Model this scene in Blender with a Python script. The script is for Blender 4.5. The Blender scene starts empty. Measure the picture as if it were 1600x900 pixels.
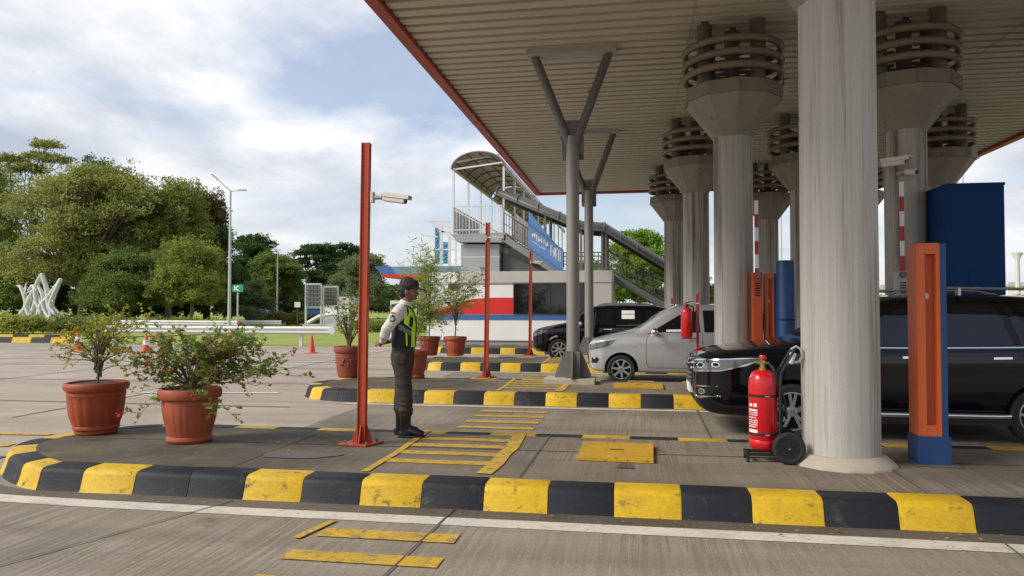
import bpy, bmesh, math, random
import numpy as np
from mathutils import Vector, Matrix, Quaternion, noise as mnoise
from mathutils.bvhtree import BVHTree
PI = math.pi
R = math.radians
SC = bpy.context.scene
COL = SC.collection

# ------------------------------------------------------------------ camera maths (used to survey points of the place)
FPX, CAMZ, YAW, PITCH = 1150.0, 1.62, R(9.4), math.atan(30/1150)
def ray(px, py):
    x = (px-800)/FPX; y = (450-py)/FPX
    cp, sp = math.cos(PITCH), math.sin(PITCH)
    fw = Vector((-math.sin(YAW)*cp, math.cos(YAW)*cp, sp))
    r = Vector((math.cos(YAW), math.sin(YAW), 0))
    return fw + r*x + r.cross(fw)*y
def G(px, py, z=0.0):
    d = ray(px, py); t = (z-CAMZ)/d.z
    return Vector((d.x*t, d.y*t, z))
def V(px, py, Y):
    d = ray(px, py); t = Y/d.y
    return Vector((d.x*t, Y, CAMZ+d.z*t))

# ------------------------------------------------------------------ mesh builder
def wloc(o):
    v = Vector((0, 0, 0))
    while o is not None:
        v += o.location; o = o.parent
    return v
class MB:
    def __init__(s): s.v = []; s.f = []; s.m = []
    def add(s, vs, fs, m=0):
        b = len(s.v); s.v += [tuple(p) for p in vs]
        s.f += [tuple(b+i for i in f) for f in fs]; s.m += [m]*len(fs); return s
    def box(s, x0, x1, y0, y1, z0, z1, m=0, M=None):
        vs = [Vector(p) for p in ((x0,y0,z0),(x1,y0,z0),(x1,y1,z0),(x0,y1,z0),(x0,y0,z1),(x1,y0,z1),(x1,y1,z1),(x0,y1,z1))]
        if M: vs = [M @ p for p in vs]
        return s.add(vs, [(0,3,2,1),(4,5,6,7),(0,1,5,4),(1,2,6,5),(2,3,7,6),(3,0,4,7)], m)
    def bar(s, p0, p1, w, h, m=0, up=(0,0,1)):
        p0 = Vector(p0); p1 = Vector(p1); d = p1-p0; L = d.length; d.normalize()
        u = Vector(up)
        if abs(d.dot(u)) > .98: u = Vector((1,0,0))
        a = d.cross(u).normalized(); b = a.cross(d).normalized()
        vs = []
        for q in (p0, p1):
            for sx, sy in ((-1,-1),(1,-1),(1,1),(-1,1)): vs.append(q + a*(sx*w/2) + b*(sy*h/2))
        return s.add(vs, [(0,1,2,3)[::-1],(4,5,6,7),(0,1,5,4),(1,2,6,5),(2,3,7,6),(3,0,4,7)], m)
    def tube(s, pts, rad, n=8, m=0, caps=True, sq=None):
        pts = [Vector(p) for p in pts]; k = len(pts)
        if not hasattr(rad, '__len__'): rad = [rad]*k
        vs = []; prev = None
        for i, p in enumerate(pts):
            t = (pts[min(i+1,k-1)]-pts[max(i-1,0)])
            if t.length < 1e-9: t = Vector((0,0,1))
            t.normalize()
            if prev is None:
                u = Vector((0,0,1)) if abs(t.z) < .9 else Vector((1,0,0))
                a = t.cross(u).normalized()
            else:
                a = (prev - t*prev.dot(t))
                if a.length < 1e-6: a = t.orthogonal()
                a.normalize()
            prev = a; b = t.cross(a)
            for j in range(n):
                an = 2*PI*j/n
                vs.append(p + (a*math.cos(an) + b*math.sin(an))*rad[i])
        fs = []
        for i in range(k-1):
            for j in range(n):
                j2 = (j+1) % n
                fs.append((i*n+j, i*n+j2, (i+1)*n+j2, (i+1)*n+j))
        if caps:
            fs.append(tuple(range(n))[::-1]); fs.append(tuple((k-1)*n+j for j in range(n)))
        return s.add(vs, fs, m)
    def lathe(s, prof, c=(0,0,0), n=24, m=0, axis='z', rot=0, mod=None, caps=True):
        vs = []; c = Vector(c)
        for i, (r, z) in enumerate(prof):
            for j in range(n):
                an = rot+2*PI*j/n
                rr = r*(mod(an, i) if mod else 1)
                x, y = rr*math.cos(an), rr*math.sin(an)
                vs.append(c + (Vector((x,y,z)) if axis == 'z' else Vector((x,z,y)) if axis == 'y' else Vector((z,x,y))))
        fs = []; k = len(prof)
        for i in range(k-1):
            for j in range(n):
                j2 = (j+1) % n; q = (i*n+j, i*n+j2, (i+1)*n+j2, (i+1)*n+j)
                fs.append(q if axis != 'y' else q[::-1])
        if caps:
            a = tuple(range(n))[::-1]; b = tuple((k-1)*n+j for j in range(n))
            fs += [a, b] if axis != 'y' else [a[::-1], b[::-1]]
        return s.add(vs, fs, m)
    def torus(s, c, Rr, r, n=40, k=8, m=0, axis='z'):
        c = Vector(c); vs = []
        for i in range(n):
            a = 2*PI*i/n
            for j in range(k):
                b = 2*PI*j/k; q = Rr + r*math.cos(b); w = r*math.sin(b)
                p = (q*math.cos(a), q*math.sin(a), w)
                vs.append(c + Vector(p if axis == 'z' else (p[0], p[2], p[1])))
        fs = []
        for i in range(n):
            for j in range(k):
                q = (i*k+j, ((i+1)%n)*k+j, ((i+1)%n)*k+(j+1)%k, i*k+(j+1)%k)
                fs.append(q if axis == 'z' else q[::-1])
        return s.add(vs, fs, m)
    def prism(s, out, d, m=0):
        """closed 3-D outline extruded by the vector d"""
        out = [Vector(p) for p in out]; d = Vector(d); n = len(out)
        nv = Vector((0,0,0))
        for i in range(n): nv += out[i].cross(out[(i+1)%n])
        if nv.dot(d) > 0: out = out[::-1]
        vs = out + [p+d for p in out]
        fs = [tuple(range(n)), tuple(range(n, 2*n))[::-1]] + [((i+1)%n, i, n+i, n+(i+1)%n) for i in range(n)]
        return s.add(vs, fs, m)
    def ell(s, c, r, nu=12, nv=8, m=0, M=None):
        c = Vector(c); vs = []; fs = []
        for i in range(nv+1):
            ph = PI*i/nv
            for j in range(nu):
                th = 2*PI*j/nu
                p = Vector((r[0]*math.sin(ph)*math.cos(th), r[1]*math.sin(ph)*math.sin(th), -r[2]*math.cos(ph)))
                vs.append(c + (M @ p if M else p))
        for i in range(nv):
            for j in range(nu):
                fs.append((i*nu+j, i*nu+(j+1)%nu, (i+1)*nu+(j+1)%nu, (i+1)*nu+j))
        return s.add(vs, fs, m)
    def build(s, name, mat, parent=None, smooth=40, bevel=0, seg=2, kind=None):
        me = bpy.data.meshes.new(name)
        o = bpy.data.objects.new(name, me)
        off = wloc(parent) if parent is not None else Vector((0,0,0))
        me.from_pydata([(a-off.x, b-off.y, c-off.z) for a, b, c in s.v], [], s.f)
        mats = mat if isinstance(mat, (list, tuple)) else [mat]
        for q in mats: me.materials.append(q)
        me.polygons.foreach_set('material_index', s.m)
        if smooth:
            me.polygons.foreach_set('use_smooth', [True]*len(s.f))
            me.update(); me.set_sharp_from_angle(angle=R(smooth))
        me.update(); me.validate()
        COL.objects.link(o)
        if parent is not None: o.parent = parent
        if bevel:
            b = o.modifiers.new('bevel', 'BEVEL'); b.width = bevel; b.segments = seg; b.limit_method = 'ANGLE'; b.angle_limit = R(40)
            b.harden_normals = False
        if kind: o['kind'] = kind
        return o
def thing(name, label, cat, loc=(0,0,0), group=None):
    o = bpy.data.objects.new(name, None); o.empty_display_size = .2; COL.objects.link(o); o.location = loc
    return tag(o, label, cat, group)
def tag(o, label, cat, group=None):
    o['label'] = label; o['category'] = cat
    if group: o['group'] = group
    return o
def dup(root, loc, label=None, group=None, rotz=None, scale=None):
    def cp(o, par):
        c = o.copy(); COL.objects.link(c)
        if par is not None: c.parent = par
        for ch in list(o.children): cp(ch, c)
        return c
    r = cp(root, None); r.location = loc
    if rotz is not None: r.rotation_euler.z = rotz
    if scale: r.scale = (scale,)*3 if not hasattr(scale, '__len__') else scale
    if label: r['label'] = label
    if group: r['group'] = group
    return r
def pivot(o):
    """move the mesh origin of a one-mesh thing to its base centre"""
    me = o.data; n = len(me.vertices); a = np.empty(n*3); me.vertices.foreach_get('co', a); a = a.reshape(-1,3)
    c = np.array([(a[:,0].min()+a[:,0].max())/2, (a[:,1].min()+a[:,1].max())/2, a[:,2].min()])
    me.vertices.foreach_set('co', (a-c).ravel()); o.location = Vector(o.location)+Vector(c); me.update(); return o
def bake(o):
    dg = bpy.context.evaluated_depsgraph_get(); dg.update()
    me = bpy.data.meshes.new_from_object(o.evaluated_get(dg), preserve_all_data_layers=True, depsgraph=dg)
    o.modifiers.clear(); o.data = me; return o
def remesh(o, vox=.008, smooth=3):
    r = o.modifiers.new('r', 'REMESH'); r.mode = 'VOXEL'; r.voxel_size = vox; r.use_smooth_shade = True
    s = o.modifiers.new('s', 'SMOOTH'); s.iterations = smooth; s.factor = .5
    bake(o); return o

# ------------------------------------------------------------------ materials
def nt(name):
    m = bpy.data.materials.new(name); m.use_nodes = True
    n = m.node_tree; b = n.nodes['Principled BSDF']; return m, n, b
def N(t, typ, **kw):
    n = t.nodes.new(typ)
    for k, v in kw.items(): setattr(n, k, v)
    return n
def setv(n, **kw):
    for k, v in kw.items(): n.inputs[k.replace('_', ' ')].default_value = v
def rgba(c): return (c[0], c[1], c[2], 1)
def pos(t, sc=(1,1,1), loc=(0,0,0), obj=False):
    if obj: src = N(t, 'ShaderNodeTexCoord').outputs['Object']
    else: src = N(t, 'ShaderNodeNewGeometry').outputs['Position']
    mp = N(t, 'ShaderNodeMapping'); mp.inputs['Scale'].default_value = sc; mp.inputs['Location'].default_value = loc
    t.links.new(src, mp.inputs['Vector']); return mp.outputs[0]
def noise(t, vec, scale=1, detail=5, rough=.6, dist=0):
    n = N(t, 'ShaderNodeTexNoise'); setv(n, Scale=scale, Detail=detail, Roughness=rough, Distortion=dist)
    t.links.new(vec, n.inputs['Vector']); return n.outputs['Fac']
def ramp(t, fac, stops):
    r = N(t, 'ShaderNodeValToRGB'); e = r.color_ramp.elements
    while len(e) < len(stops): e.new(.5)
    for i, (p, c) in enumerate(stops):
        e[i].position = p; e[i].color = rgba(c) if hasattr(c, '__len__') else (c,c,c,1)
    t.links.new(fac, r.inputs[0]); return r.outputs[0]
def mix(t, fac, a, b, mode='MIX'):
    n = N(t, 'ShaderNodeMix', data_type='RGBA', blend_type=mode)
    for sock, val in ((n.inputs[0], fac), (n.inputs[6], a), (n.inputs[7], b)):
        if isinstance(val, bpy.types.NodeSocket): t.links.new(val, sock)
        elif hasattr(val, '__len__'): sock.default_value = rgba(val)
        else: sock.default_value = val
    return n.outputs[2]
def math_(t, op, a, b=0):
    n = N(t, 'ShaderNodeMath', operation=op)
    for i, v in enumerate((a, b)):
        if isinstance(v, bpy.types.NodeSocket): t.links.new(v, n.inputs[i])
        else: n.inputs[i].default_value = v
    return n.outputs[0]
def mat(name, col, rough=.6, metal=0, var=.25, vs=3, stretch=(1,1,1), dirt=None, dcol=(.08,.065,.05), ds=5, dstretch=(1,1,1), dw=.1,
        bump=0, bs=60, coat=0, spec=.5, rvar=.1, obj=False, fine=.0):
    """painted/concrete/metal surface: base colour, soft tone variation, patches of dirt or wear (dirt = threshold), bump"""
    m, t, b = nt(name)
    f = noise(t, pos(t, stretch, obj=obj), vs, 6, .65)
    c = mix(t, f, [x*(1-var) for x in col], [min(1, x*(1+var)) for x in col])
    if fine:
        f3 = noise(t, pos(t, obj=obj), 90, 3, .7)
        c = mix(t, fine, c, ramp(t, f3, [(.3, .0), (.7, 1.0)]), 'OVERLAY')
    if dirt is not None:
        f2 = noise(t, pos(t, dstretch, (7.3,1.9,4.1), obj=obj), ds, 8, .7)
        k = ramp(t, f2, [(dirt, 0.0), (min(1, dirt+dw), 1.0)])
        c = mix(t, k, c, dcol)
    t.links.new(c, b.inputs['Base Color'])
    setv(b, Metallic=metal)
    b.inputs['Coat Weight'].default_value = coat; b.inputs['Coat Roughness'].default_value = .03
    b.inputs['Specular IOR Level'].default_value = spec
    rr = ramp(t, f, [(.2, max(.02, rough-rvar)), (.8, min(1, rough+rvar))]); t.links.new(rr, b.inputs['Roughness'])
    if bump:
        bn = noise(t, pos(t, obj=obj), bs, 5, .6)
        bp = N(t, 'ShaderNodeBump'); setv(bp, Strength=bump, Distance=.01); t.links.new(bn, bp.inputs['Height']); t.links.new(bp.outputs[0], b.inputs['Normal'])
    return m
def leafmat(name, a, b_, c_, scale=.8, trans=.45):
    """leaf: three greens chosen leaf by leaf and clump by clump"""
    m, t, b = nt(name)
    g = N(t, 'ShaderNodeNewGeometry')
    r1 = ramp(t, g.outputs['Random Per Island'], [(0, a), (.55, b_), (1, c_)])
    f = noise(t, pos(t), scale, 4, .6)
    r2 = ramp(t, f, [(.35, [x*.75 for x in a]), (.5, b_), (.68, c_)])
    c = mix(t, .5, r1, r2)
    t.links.new(c, b.inputs['Base Color']); setv(b, Roughness=.65); b.inputs['Specular IOR Level'].default_value = .2
    tr = N(t, 'ShaderNodeBsdfTranslucent'); t.links.new(c, tr.inputs[0])
    mx = N(t, 'ShaderNodeMixShader'); mx.inputs[0].default_value = trans
    t.links.new(b.outputs[0], mx.inputs[1]); t.links.new(tr.outputs[0], mx.inputs[2])
    t.links.new(mx.outputs[0], t.nodes['Material Output'].inputs['Surface'])
    return m

def concrete_mat(name, c0, c1, groove, gs, dark, dthr, joint=None, damp=None, gstr=.5):
    """broom-finished concrete; grooves run along Y"""
    m, t, b = nt(name)
    f = noise(t, pos(t, (.25, .8, 1)), 1.1, 7, .62)
    c = mix(t, ramp(t, f, [(.3, 0.0), (.7, 1.0)]), c0, c1)
    gr = noise(t, pos(t, (gs, .7, 1)), 1, 4, .75, .0)
    grk = ramp(t, gr, [(.45, 0.0), (.57, 1.0)])
    patch = ramp(t, noise(t, pos(t, (1, 1, 1), (3, 9, 0)), .7, 4, .5), [(.38, .25), (.6, 1.0)])
    gf = math_(t, 'MULTIPLY', grk, patch)
    gf = math_(t, 'MULTIPLY', gf, groove)
    c = mix(t, gf, c, [x*.42 for x in c0])
    st = noise(t, pos(t, (.5, .22, 1), (11, 3, 0)), 1.3, 6, .6)
    c = mix(t, ramp(t, st, [(dthr, 0.0), (dthr+.22, .8)]), c, dark)
    tk = noise(t, pos(t, (.05, 1.5, 1), (2, 6, 0)), 1, 5, .6)
    c = mix(t, ramp(t, tk, [(.48, 0.0), (.68, .55)]), c, dark)
    oil = noise(t, pos(t, (1, 1, 1), (13, 4, 0)), 1.9, 4, .55, .3)
    c = mix(t, ramp(t, oil, [(.66, 0.0), (.74, .55)]), c, [x*.55 for x in dark])
    fn = noise(t, pos(t), 55, 4, .8)
    c = mix(t, .35, c, ramp(t, fn, [(.25, .12), (.75, .88)]), 'OVERLAY')
    sp = noise(t, pos(t, (1,1,1), (2,5,0)), 23, 3, .6)
    c = mix(t, ramp(t, sp, [(.70, 0.0), (.74, .6)]), c, [x*.5 for x in c0])
    if damp:
        sx = N(t, 'ShaderNodeSeparateXYZ'); t.links.new(N(t, 'ShaderNodeNewGeometry').outputs['Position'], sx.inputs[0])
        w = noise(t, pos(t, (1,1,1)), 1.4, 5, .6)
        e = math_(t, 'ADD', sx.outputs[0], math_(t, 'MULTIPLY', w, .9))
        k = ramp(t, math_(t, 'MULTIPLY_ADD', e, 1), [(0, 1.0), (1, 0.0)])
        mr = N(t, 'ShaderNodeMapRange'); setv(mr, From_Min=damp-.15, From_Max=damp+.75, To_Min=1.0, To_Max=0.0); t.links.new(e, mr.inputs[0])
        w2 = ramp(t, noise(t, pos(t, (.7,1.4,1), (4,4,0)), 1.5, 6, .65), [(.3, .95), (.72, .45)])
        k = math_(t, 'MULTIPLY', mr.outputs[0], w2)
        dc = mix(t, ramp(t, noise(t, pos(t, (1,1,1), (8,2,0)), 2.2, 5, .6), [(.5, 0.0), (.75, 1.0)]), (.048,.038,.026), (.105,.10,.035))
        c = mix(t, k, c, dc)
    t.links.new(c, b.inputs['Base Color']); t.links.new(ramp(t, st, [(.3, .92), (.75, .6)]), b.inputs['Roughness'])
    b.inputs['Specular IOR Level'].default_value = .35
    h = math_(t, 'ADD', math_(t, 'MULTIPLY', gf, -1.0), math_(t, 'MULTIPLY', fn, .5))
    bp = N(t, 'ShaderNodeBump'); setv(bp, Strength=gstr, Distance=.006); t.links.new(h, bp.inputs['Height']); t.links.new(bp.outputs[0], b.inputs['Normal'])
    return m
def worn_paint(name, col, under, thr, sc=9, rough=.6, dark=None, soft=.05):
    """paint over concrete with flakes worn away"""
    m, t, b = nt(name)
    f = noise(t, pos(t), 2.3, 5, .6)
    c = mix(t, f, [x*.78 for x in col], [x*1.15 for x in col])
    w = noise(t, pos(t, (1,1,1.4), (3,3,1)), sc, 10, .72, .4)
    k = ramp(t, w, [(thr, 0.0), (thr+soft, 1.0)])
    c = mix(t, k, c, under)
    fn = noise(t, pos(t, (1,1,1), (5,1,9)), 40, 4, .7)
    c = mix(t, .25, c, ramp(t, fn, [(.25, .1), (.75, .9)]), 'OVERLAY')
    s = noise(t, pos(t, (1,1,.4), (9,9,9)), 3.1, 7, .7)
    c = mix(t, ramp(t, s, [(.5, 0.0), (.85, .75)]), c, dark or (.05,.042,.03))
    t.links.new(c, b.inputs['Base Color']); setv(b, Roughness=rough); b.inputs['Specular IOR Level'].default_value = .25
    bp = N(t, 'ShaderNodeBump'); setv(bp, Strength=.45, Distance=.006)
    t.links.new(math_(t, 'ADD', math_(t, 'MULTIPLY', k, -.6), fn), bp.inputs['Height']); t.links.new(bp.outputs[0], b.inputs['Normal'])
    return m
def grass_mat(name):
    m, t, b = nt(name)
    f = noise(t, pos(t), .5, 6, .7); f2 = noise(t, pos(t), 9, 4, .7)
    c = mix(t, ramp(t, f, [(.3, 0.0), (.7, 1.0)]), (.19,.25,.055), (.31,.345,.09))
    c = mix(t, .5, c, ramp(t, f2, [(.3, .2), (.7, .8)]), 'OVERLAY')
    t.links.new(c, b.inputs['Base Color']); setv(b, Roughness=.9); b.inputs['Specular IOR Level'].default_value = .1
    return m

M = {}
M['road'] = concrete_mat('road_concrete', (.25,.208,.155), (.33,.28,.22), .52, 21, (.14,.115,.088), .52, gstr=.6)
M['plaza'] = concrete_mat('plaza_concrete', (.30,.25,.195), (.42,.355,.285), .10, 18, (.21,.17,.13), .52, gstr=.3)
M['island'] = concrete_mat('island_concrete', (.19,.155,.112), (.27,.225,.165), .45, 40, (.105,.085,.062), .5, damp=-2.4)
M['lane'] = concrete_mat('lane_concrete', (.23,.195,.15), (.32,.27,.21), .45, 26, (.115,.097,.076), .47)
M['kerb_black'] = worn_paint('kerb_black_paint', (.015,.017,.022), (.105,.088,.07), .56, 3.5, .6, dark=(.032,.028,.026), soft=.22)
M['kerb_yellow'] = worn_paint('kerb_yellow_paint', (.62,.39,.018), (.15,.105,.04), .56, 9, .5, dark=(.20,.135,.03), soft=.1)
M['line_white'] = worn_paint('white_line_paint', (.60,.55,.47), (.22,.19,.15), .60, 16, .7, dark=(.25,.21,.16))
M['line_yellow'] = worn_paint('yellow_line_paint', (.56,.35,.04), (.20,.165,.115), .53, 15, .65, dark=(.18,.13,.06), soft=.09)
M['joint'] = mat('joint_sealant', (.10,.082,.064), .9)
M['grass'] = grass_mat('lawn_grass')
M['puddle'] = mat('wet_concrete', (.092,.082,.07), .6, var=.35, vs=7, rvar=.18)
M['soffit'] = mat('soffit_sheet', (.56,.515,.44), .55, var=.2, vs=1.2, stretch=(.3,2,1), dirt=.60, dcol=(.36,.32,.25), ds=1.5, dstretch=(.2,3,1), dw=.2)
M['groove_shade'] = mat('soffit_groove_shade', (.035,.027,.018), .8)  # shade between the slats put into a near-black colour
M['fascia'] = mat('fascia_red', (.36,.045,.028), .5, var=.2, dirt=.62, dcol=(.2,.045,.025))
M['roofing'] = mat('roof_sheet', (.3,.3,.3), .5)
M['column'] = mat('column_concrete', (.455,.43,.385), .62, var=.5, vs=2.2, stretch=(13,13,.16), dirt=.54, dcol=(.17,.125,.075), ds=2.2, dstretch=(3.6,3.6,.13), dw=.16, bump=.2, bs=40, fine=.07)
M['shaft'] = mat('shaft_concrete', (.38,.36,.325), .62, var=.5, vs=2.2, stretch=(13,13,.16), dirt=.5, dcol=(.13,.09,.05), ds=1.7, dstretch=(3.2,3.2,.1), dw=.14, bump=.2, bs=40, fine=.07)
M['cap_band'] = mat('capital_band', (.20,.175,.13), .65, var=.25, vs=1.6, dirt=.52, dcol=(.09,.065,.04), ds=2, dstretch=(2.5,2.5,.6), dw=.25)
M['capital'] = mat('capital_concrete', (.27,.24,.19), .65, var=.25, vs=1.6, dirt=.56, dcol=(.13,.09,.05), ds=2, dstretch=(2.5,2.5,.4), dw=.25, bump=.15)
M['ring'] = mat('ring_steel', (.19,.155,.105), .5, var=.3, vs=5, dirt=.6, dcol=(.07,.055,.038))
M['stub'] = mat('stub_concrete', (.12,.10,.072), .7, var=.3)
M['footing'] = mat('footing_concrete', (.42,.37,.29), .8, var=.2, vs=5, dirt=.6, dcol=(.2,.16,.11), bump=.3)
M['galv'] = mat('galvanised_steel', (.24,.23,.21), .48, metal=.25, var=.28, vs=3, stretch=(3,3,.4), dirt=.60, dcol=(.12,.10,.08), ds=3, dstretch=(3,3,.5), dw=.2)
M['galv_dark'] = mat('weathered_steel', (.15,.145,.135), .55, metal=.2, var=.3, vs=4)
M['orange'] = mat('orange_red_paint', (.40,.055,.02), .45, var=.14, vs=2, dirt=.66, dcol=(.22,.05,.025), ds=9, spec=.4, bump=.08)
M['orange_light'] = mat('orange_paint', (.62,.115,.026), .42, var=.1, vs=2, dirt=.7, dcol=(.3,.08,.03), ds=6)
M['orange_deep'] = mat('orange_recess_paint', (.50,.085,.02), .5, var=.1)
M['blue_paint'] = mat('blue_paint', (.012,.055,.17), .45, var=.18, vs=2, dirt=.7, dcol=(.02,.04,.08))
M['navy'] = mat('navy_panel', (.006,.040,.15), .6, var=.12, vs=.8, spec=.15)
M['red_paint'] = mat('red_gloss_paint', (.60,.008,.014), .25, var=.08, coat=.3, rvar=.05)
M['red_dull'] = mat('red_paint', (.42,.03,.02), .5, var=.15)
M['white_paint'] = mat('white_paint', (.80,.79,.76), .5, var=.07, vs=1.2, dirt=.68, dcol=(.45,.42,.36), ds=2, dstretch=(1,1,.3), dw=.2)
M['cornice'] = mat('grey_panel', (.50,.48,.44), .5, var=.08, vs=1, dirt=.66, dcol=(.32,.29,.25), dw=.2)
M['grey_panel'] = mat('pier_panel', (.30,.31,.32), .5, var=.1, vs=1)
M['grey_dark'] = mat('dark_concrete', (.10,.105,.11), .7, var=.15)
M['wall_red'] = mat('wall_red_paint', (.66,.022,.022), .45, var=.08)
M['wall_blue'] = mat('wall_blue_paint', (.045,.14,.36), .45, var=.12)
M['dark_glass'] = mat('dark_glass', (.006,.007,.010), .04, var=.2, spec=.7, rvar=.02)
M['black'] = mat('black_plastic', (.014,.014,.015), .45, var=.2)
M['rubber'] = mat('tyre_rubber', (.022,.021,.020), .85, var=.25, vs=10, bump=.1)
M['chrome'] = mat('chrome', (.75,.75,.76), .12, metal=1, var=.05, rvar=.05)
M['alloy'] = mat('alloy_rim', (.50,.50,.51), .3, metal=.85, var=.1)
M['white_plastic'] = mat('white_plastic', (.62,.59,.53), .4, var=.1, vs=8, dirt=.66, dcol=(.4,.34,.26))
M['grey_plastic'] = mat('grey_plastic', (.42,.41,.38), .5)
M['lens'] = mat('lamp_lens', (.13,.135,.14), .10, metal=.35, var=.55, vs=14, coat=1, rvar=.06)
M['car_black'] = mat('black_car_paint', (.0035,.004,.006), .06, var=.1, coat=.35, spec=.3, rvar=.02)
M['car_silver'] = mat('silver_car_paint', (.50,.51,.515), .33, metal=.5, var=.06, coat=.8, dirt=.72, dcol=(.35,.33,.3), ds=2, rvar=.05)
M['seam'] = mat('panel_gap', (.004,.004,.004), .8)
M['well'] = mat('wheel_well', (.006,.006,.006), .95)
M['terracotta'] = mat('terracotta_pot', (.32,.058,.02), .55, var=.22, vs=5, dirt=.62, dcol=(.15,.04,.02), ds=7, bump=.15, spec=.35)
M['terracotta_pale'] = mat('pale_terracotta_pot', (.36,.085,.042), .6, var=.16, vs=4, dirt=.64, dcol=(.24,.07,.04), ds=6, bump=.1, spec=.3)
M['terracotta_dark'] = mat('dark_terracotta_pot', (.26,.065,.038), .6, var=.3, vs=6, dirt=.58, dcol=(.10,.04,.025), ds=9, bump=.3, spec=.3)
M['soil'] = mat('potting_soil', (.06,.045,.022), .95, var=.5, vs=15, dirt=.5, dcol=(.06,.08,.015), ds=12, bump=.6, bs=30)
M['twig'] = mat('twig_bark', (.15,.12,.075), .9, var=.3, vs=20)
M['bark'] = mat('tree_bark', (.16,.125,.09), .9, var=.35, vs=3, stretch=(2,2,.5), bump=.4, bs=12)
M['bark_dark'] = mat('dark_bark', (.07,.055,.042), .9, var=.3, vs=3)
M['leaf_pot'] = leafmat('shrub_leaf', (0.0879, 0.1586, 0.0337), (0.1881, 0.2641, 0.0481), (0.401, 0.4225, 0.0844), 4)
M['leaf_yel'] = leafmat('golden_shrub_leaf', (0.1869, 0.243, 0.0374), (0.3176, 0.3737, 0.0561), (0.6354, 0.5606, 0.0561), 5)
M['leaf_feather'] = leafmat('feathery_leaf', (0.18, 0.27, 0.054), (0.342, 0.432, 0.09), (0.54, 0.594, 0.162), 4)
M['leaf_olive'] = leafmat('olive_leaf', (0.1323, 0.1733, 0.0409), (0.3007, 0.3233, 0.0819), (0.5053, 0.4963, 0.1536), .45)
M['leaf_green'] = leafmat('green_leaf', (0.0973, 0.1481, 0.0355), (0.2362, 0.2965, 0.0591), (0.4446, 0.4448, 0.0946), .45)
M['leaf_dark'] = leafmat('dark_leaf', (0.037, 0.0777, 0.0265), (0.0848, 0.1467, 0.0424), (0.159, 0.2266, 0.0636), .5)
M['leaf_mid'] = leafmat('mid_leaf', (0.0749, 0.1271, 0.0367), (0.1699, 0.2444, 0.0589), (0.3228, 0.3665, 0.081), .5)
M['leaf_bright'] = leafmat('bright_leaf', (0.1044, 0.2262, 0.0244), (0.2262, 0.3828, 0.0418), (0.4176, 0.5742, 0.0696), .7)
M['leaf_grey'] = leafmat('grey_green_leaf', (0.117, 0.1658, 0.078), (0.2145, 0.273, 0.117), (0.3315, 0.3705, 0.1755), .6)
M['leaf_red'] = leafmat('red_flush_leaf', (0.098, 0.07, 0.028), (0.182, 0.063, 0.035), (0.266, 0.084, 0.042), .7)
M['petal_red'] = leafmat('red_petal', (.42,.02,.02), (.5,.05,.04), (.55,.09,.08), 9, .2)
M['petal_yellow'] = leafmat('yellow_petal', (.62,.38,.02), (.7,.45,.03), (.65,.3,.02), 9, .2)
M['cone'] = mat('cone_orange', (.66,.13,.055), .5, var=.12)
M['cone_red'] = mat('cone_red', (.62,.09,.06), .5, var=.12)
M['lamp_grey'] = mat('lamp_post_paint', (.50,.50,.49), .45, metal=.2, var=.1)
M['rail'] = mat('rail_galvanised', (.62,.61,.58), .42, metal=.2, var=.1, vs=2, dirt=.68, dcol=(.35,.3,.25))
M['sign_green'] = mat('sign_green', (.02,.30,.20), .4, var=.1)
M['sign_white'] = mat('sign_white', (.8,.8,.8), .5, var=.05)
M['sign_back'] = mat('sign_back', (.13,.145,.15), .5, metal=.2, var=.12)
M['tarp_blue'] = mat('blue_tarp', (.06,.20,.46), .5, var=.2)
M['brown_poly'] = mat('bronze_sheet', (.36,.24,.18), .35, var=.12, vs=1)
M['tube_dark'] = mat('dark_roof_sheet', (.07,.067,.065), .5, var=.2, vs=1.5)
M['frame_white'] = mat('white_frame', (.66,.65,.62), .5, var=.1)
M['banner'] = mat('banner_blue', (.10,.22,.48), .5, var=.22, vs=1.2)
M['lattice_blue'] = mat('lattice_blue', (.10,.36,.58), .5, var=.2)
M['skin'] = mat('brown_skin', (.21,.10,.060), .5, var=.12, vs=12, spec=.4)
M['shirt'] = mat('pale_shirt', (.62,.59,.56), .8, var=.08, vs=9, bump=.15, bs=25)
M['vest'] = mat('navy_vest', (.010,.012,.017), .75, var=.2, vs=9, bump=.15, bs=60)
M['hivis'] = mat('lime_fabric', (.52,.86,.02), .6, var=.06)
M['band'] = mat('grey_band', (.15,.15,.155), .5, var=.08)
M['trouser'] = mat('brown_trouser', (.036,.026,.021), .85, var=.28, vs=8, stretch=(1,1,.5), bump=.4, bs=16)
M['boot'] = mat('black_boot', (.008,.008,.009), .32, var=.2)
M['cap'] = mat('dark_cap', (.022,.016,.015), .8, var=.15)
M['hair'] = mat('black_hair', (.006,.005,.005), .7)
M['brass'] = mat('brass', (.45,.33,.12), .35, metal=.8)
M['patch_red'] = mat('patch_red', (.45,.03,.03), .7)
M['patch_green'] = mat('patch_green', (.10,.30,.20), .7)
M['patch_white'] = mat('patch_white', (.6,.62,.6), .7)
M['stair'] = mat('stair_concrete', (.22,.22,.22), .7, var=.15)
M['litter'] = leafmat('fallen_petal', (.45,.12,.03), (.5,.3,.03), (.4,.05,.04), 9, .1)
M['kerb_stain_shade'] = concrete_mat('stain_shade_concrete', (.11,.092,.07), (.17,.14,.108), .3, 21, (.05,.042,.034), .45, gstr=.4)  # concrete darkened for stain and painted-in kerb shadow
SKY_OFF = (2.0, 5.0, 0.0); EXPO = 1.38
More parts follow.
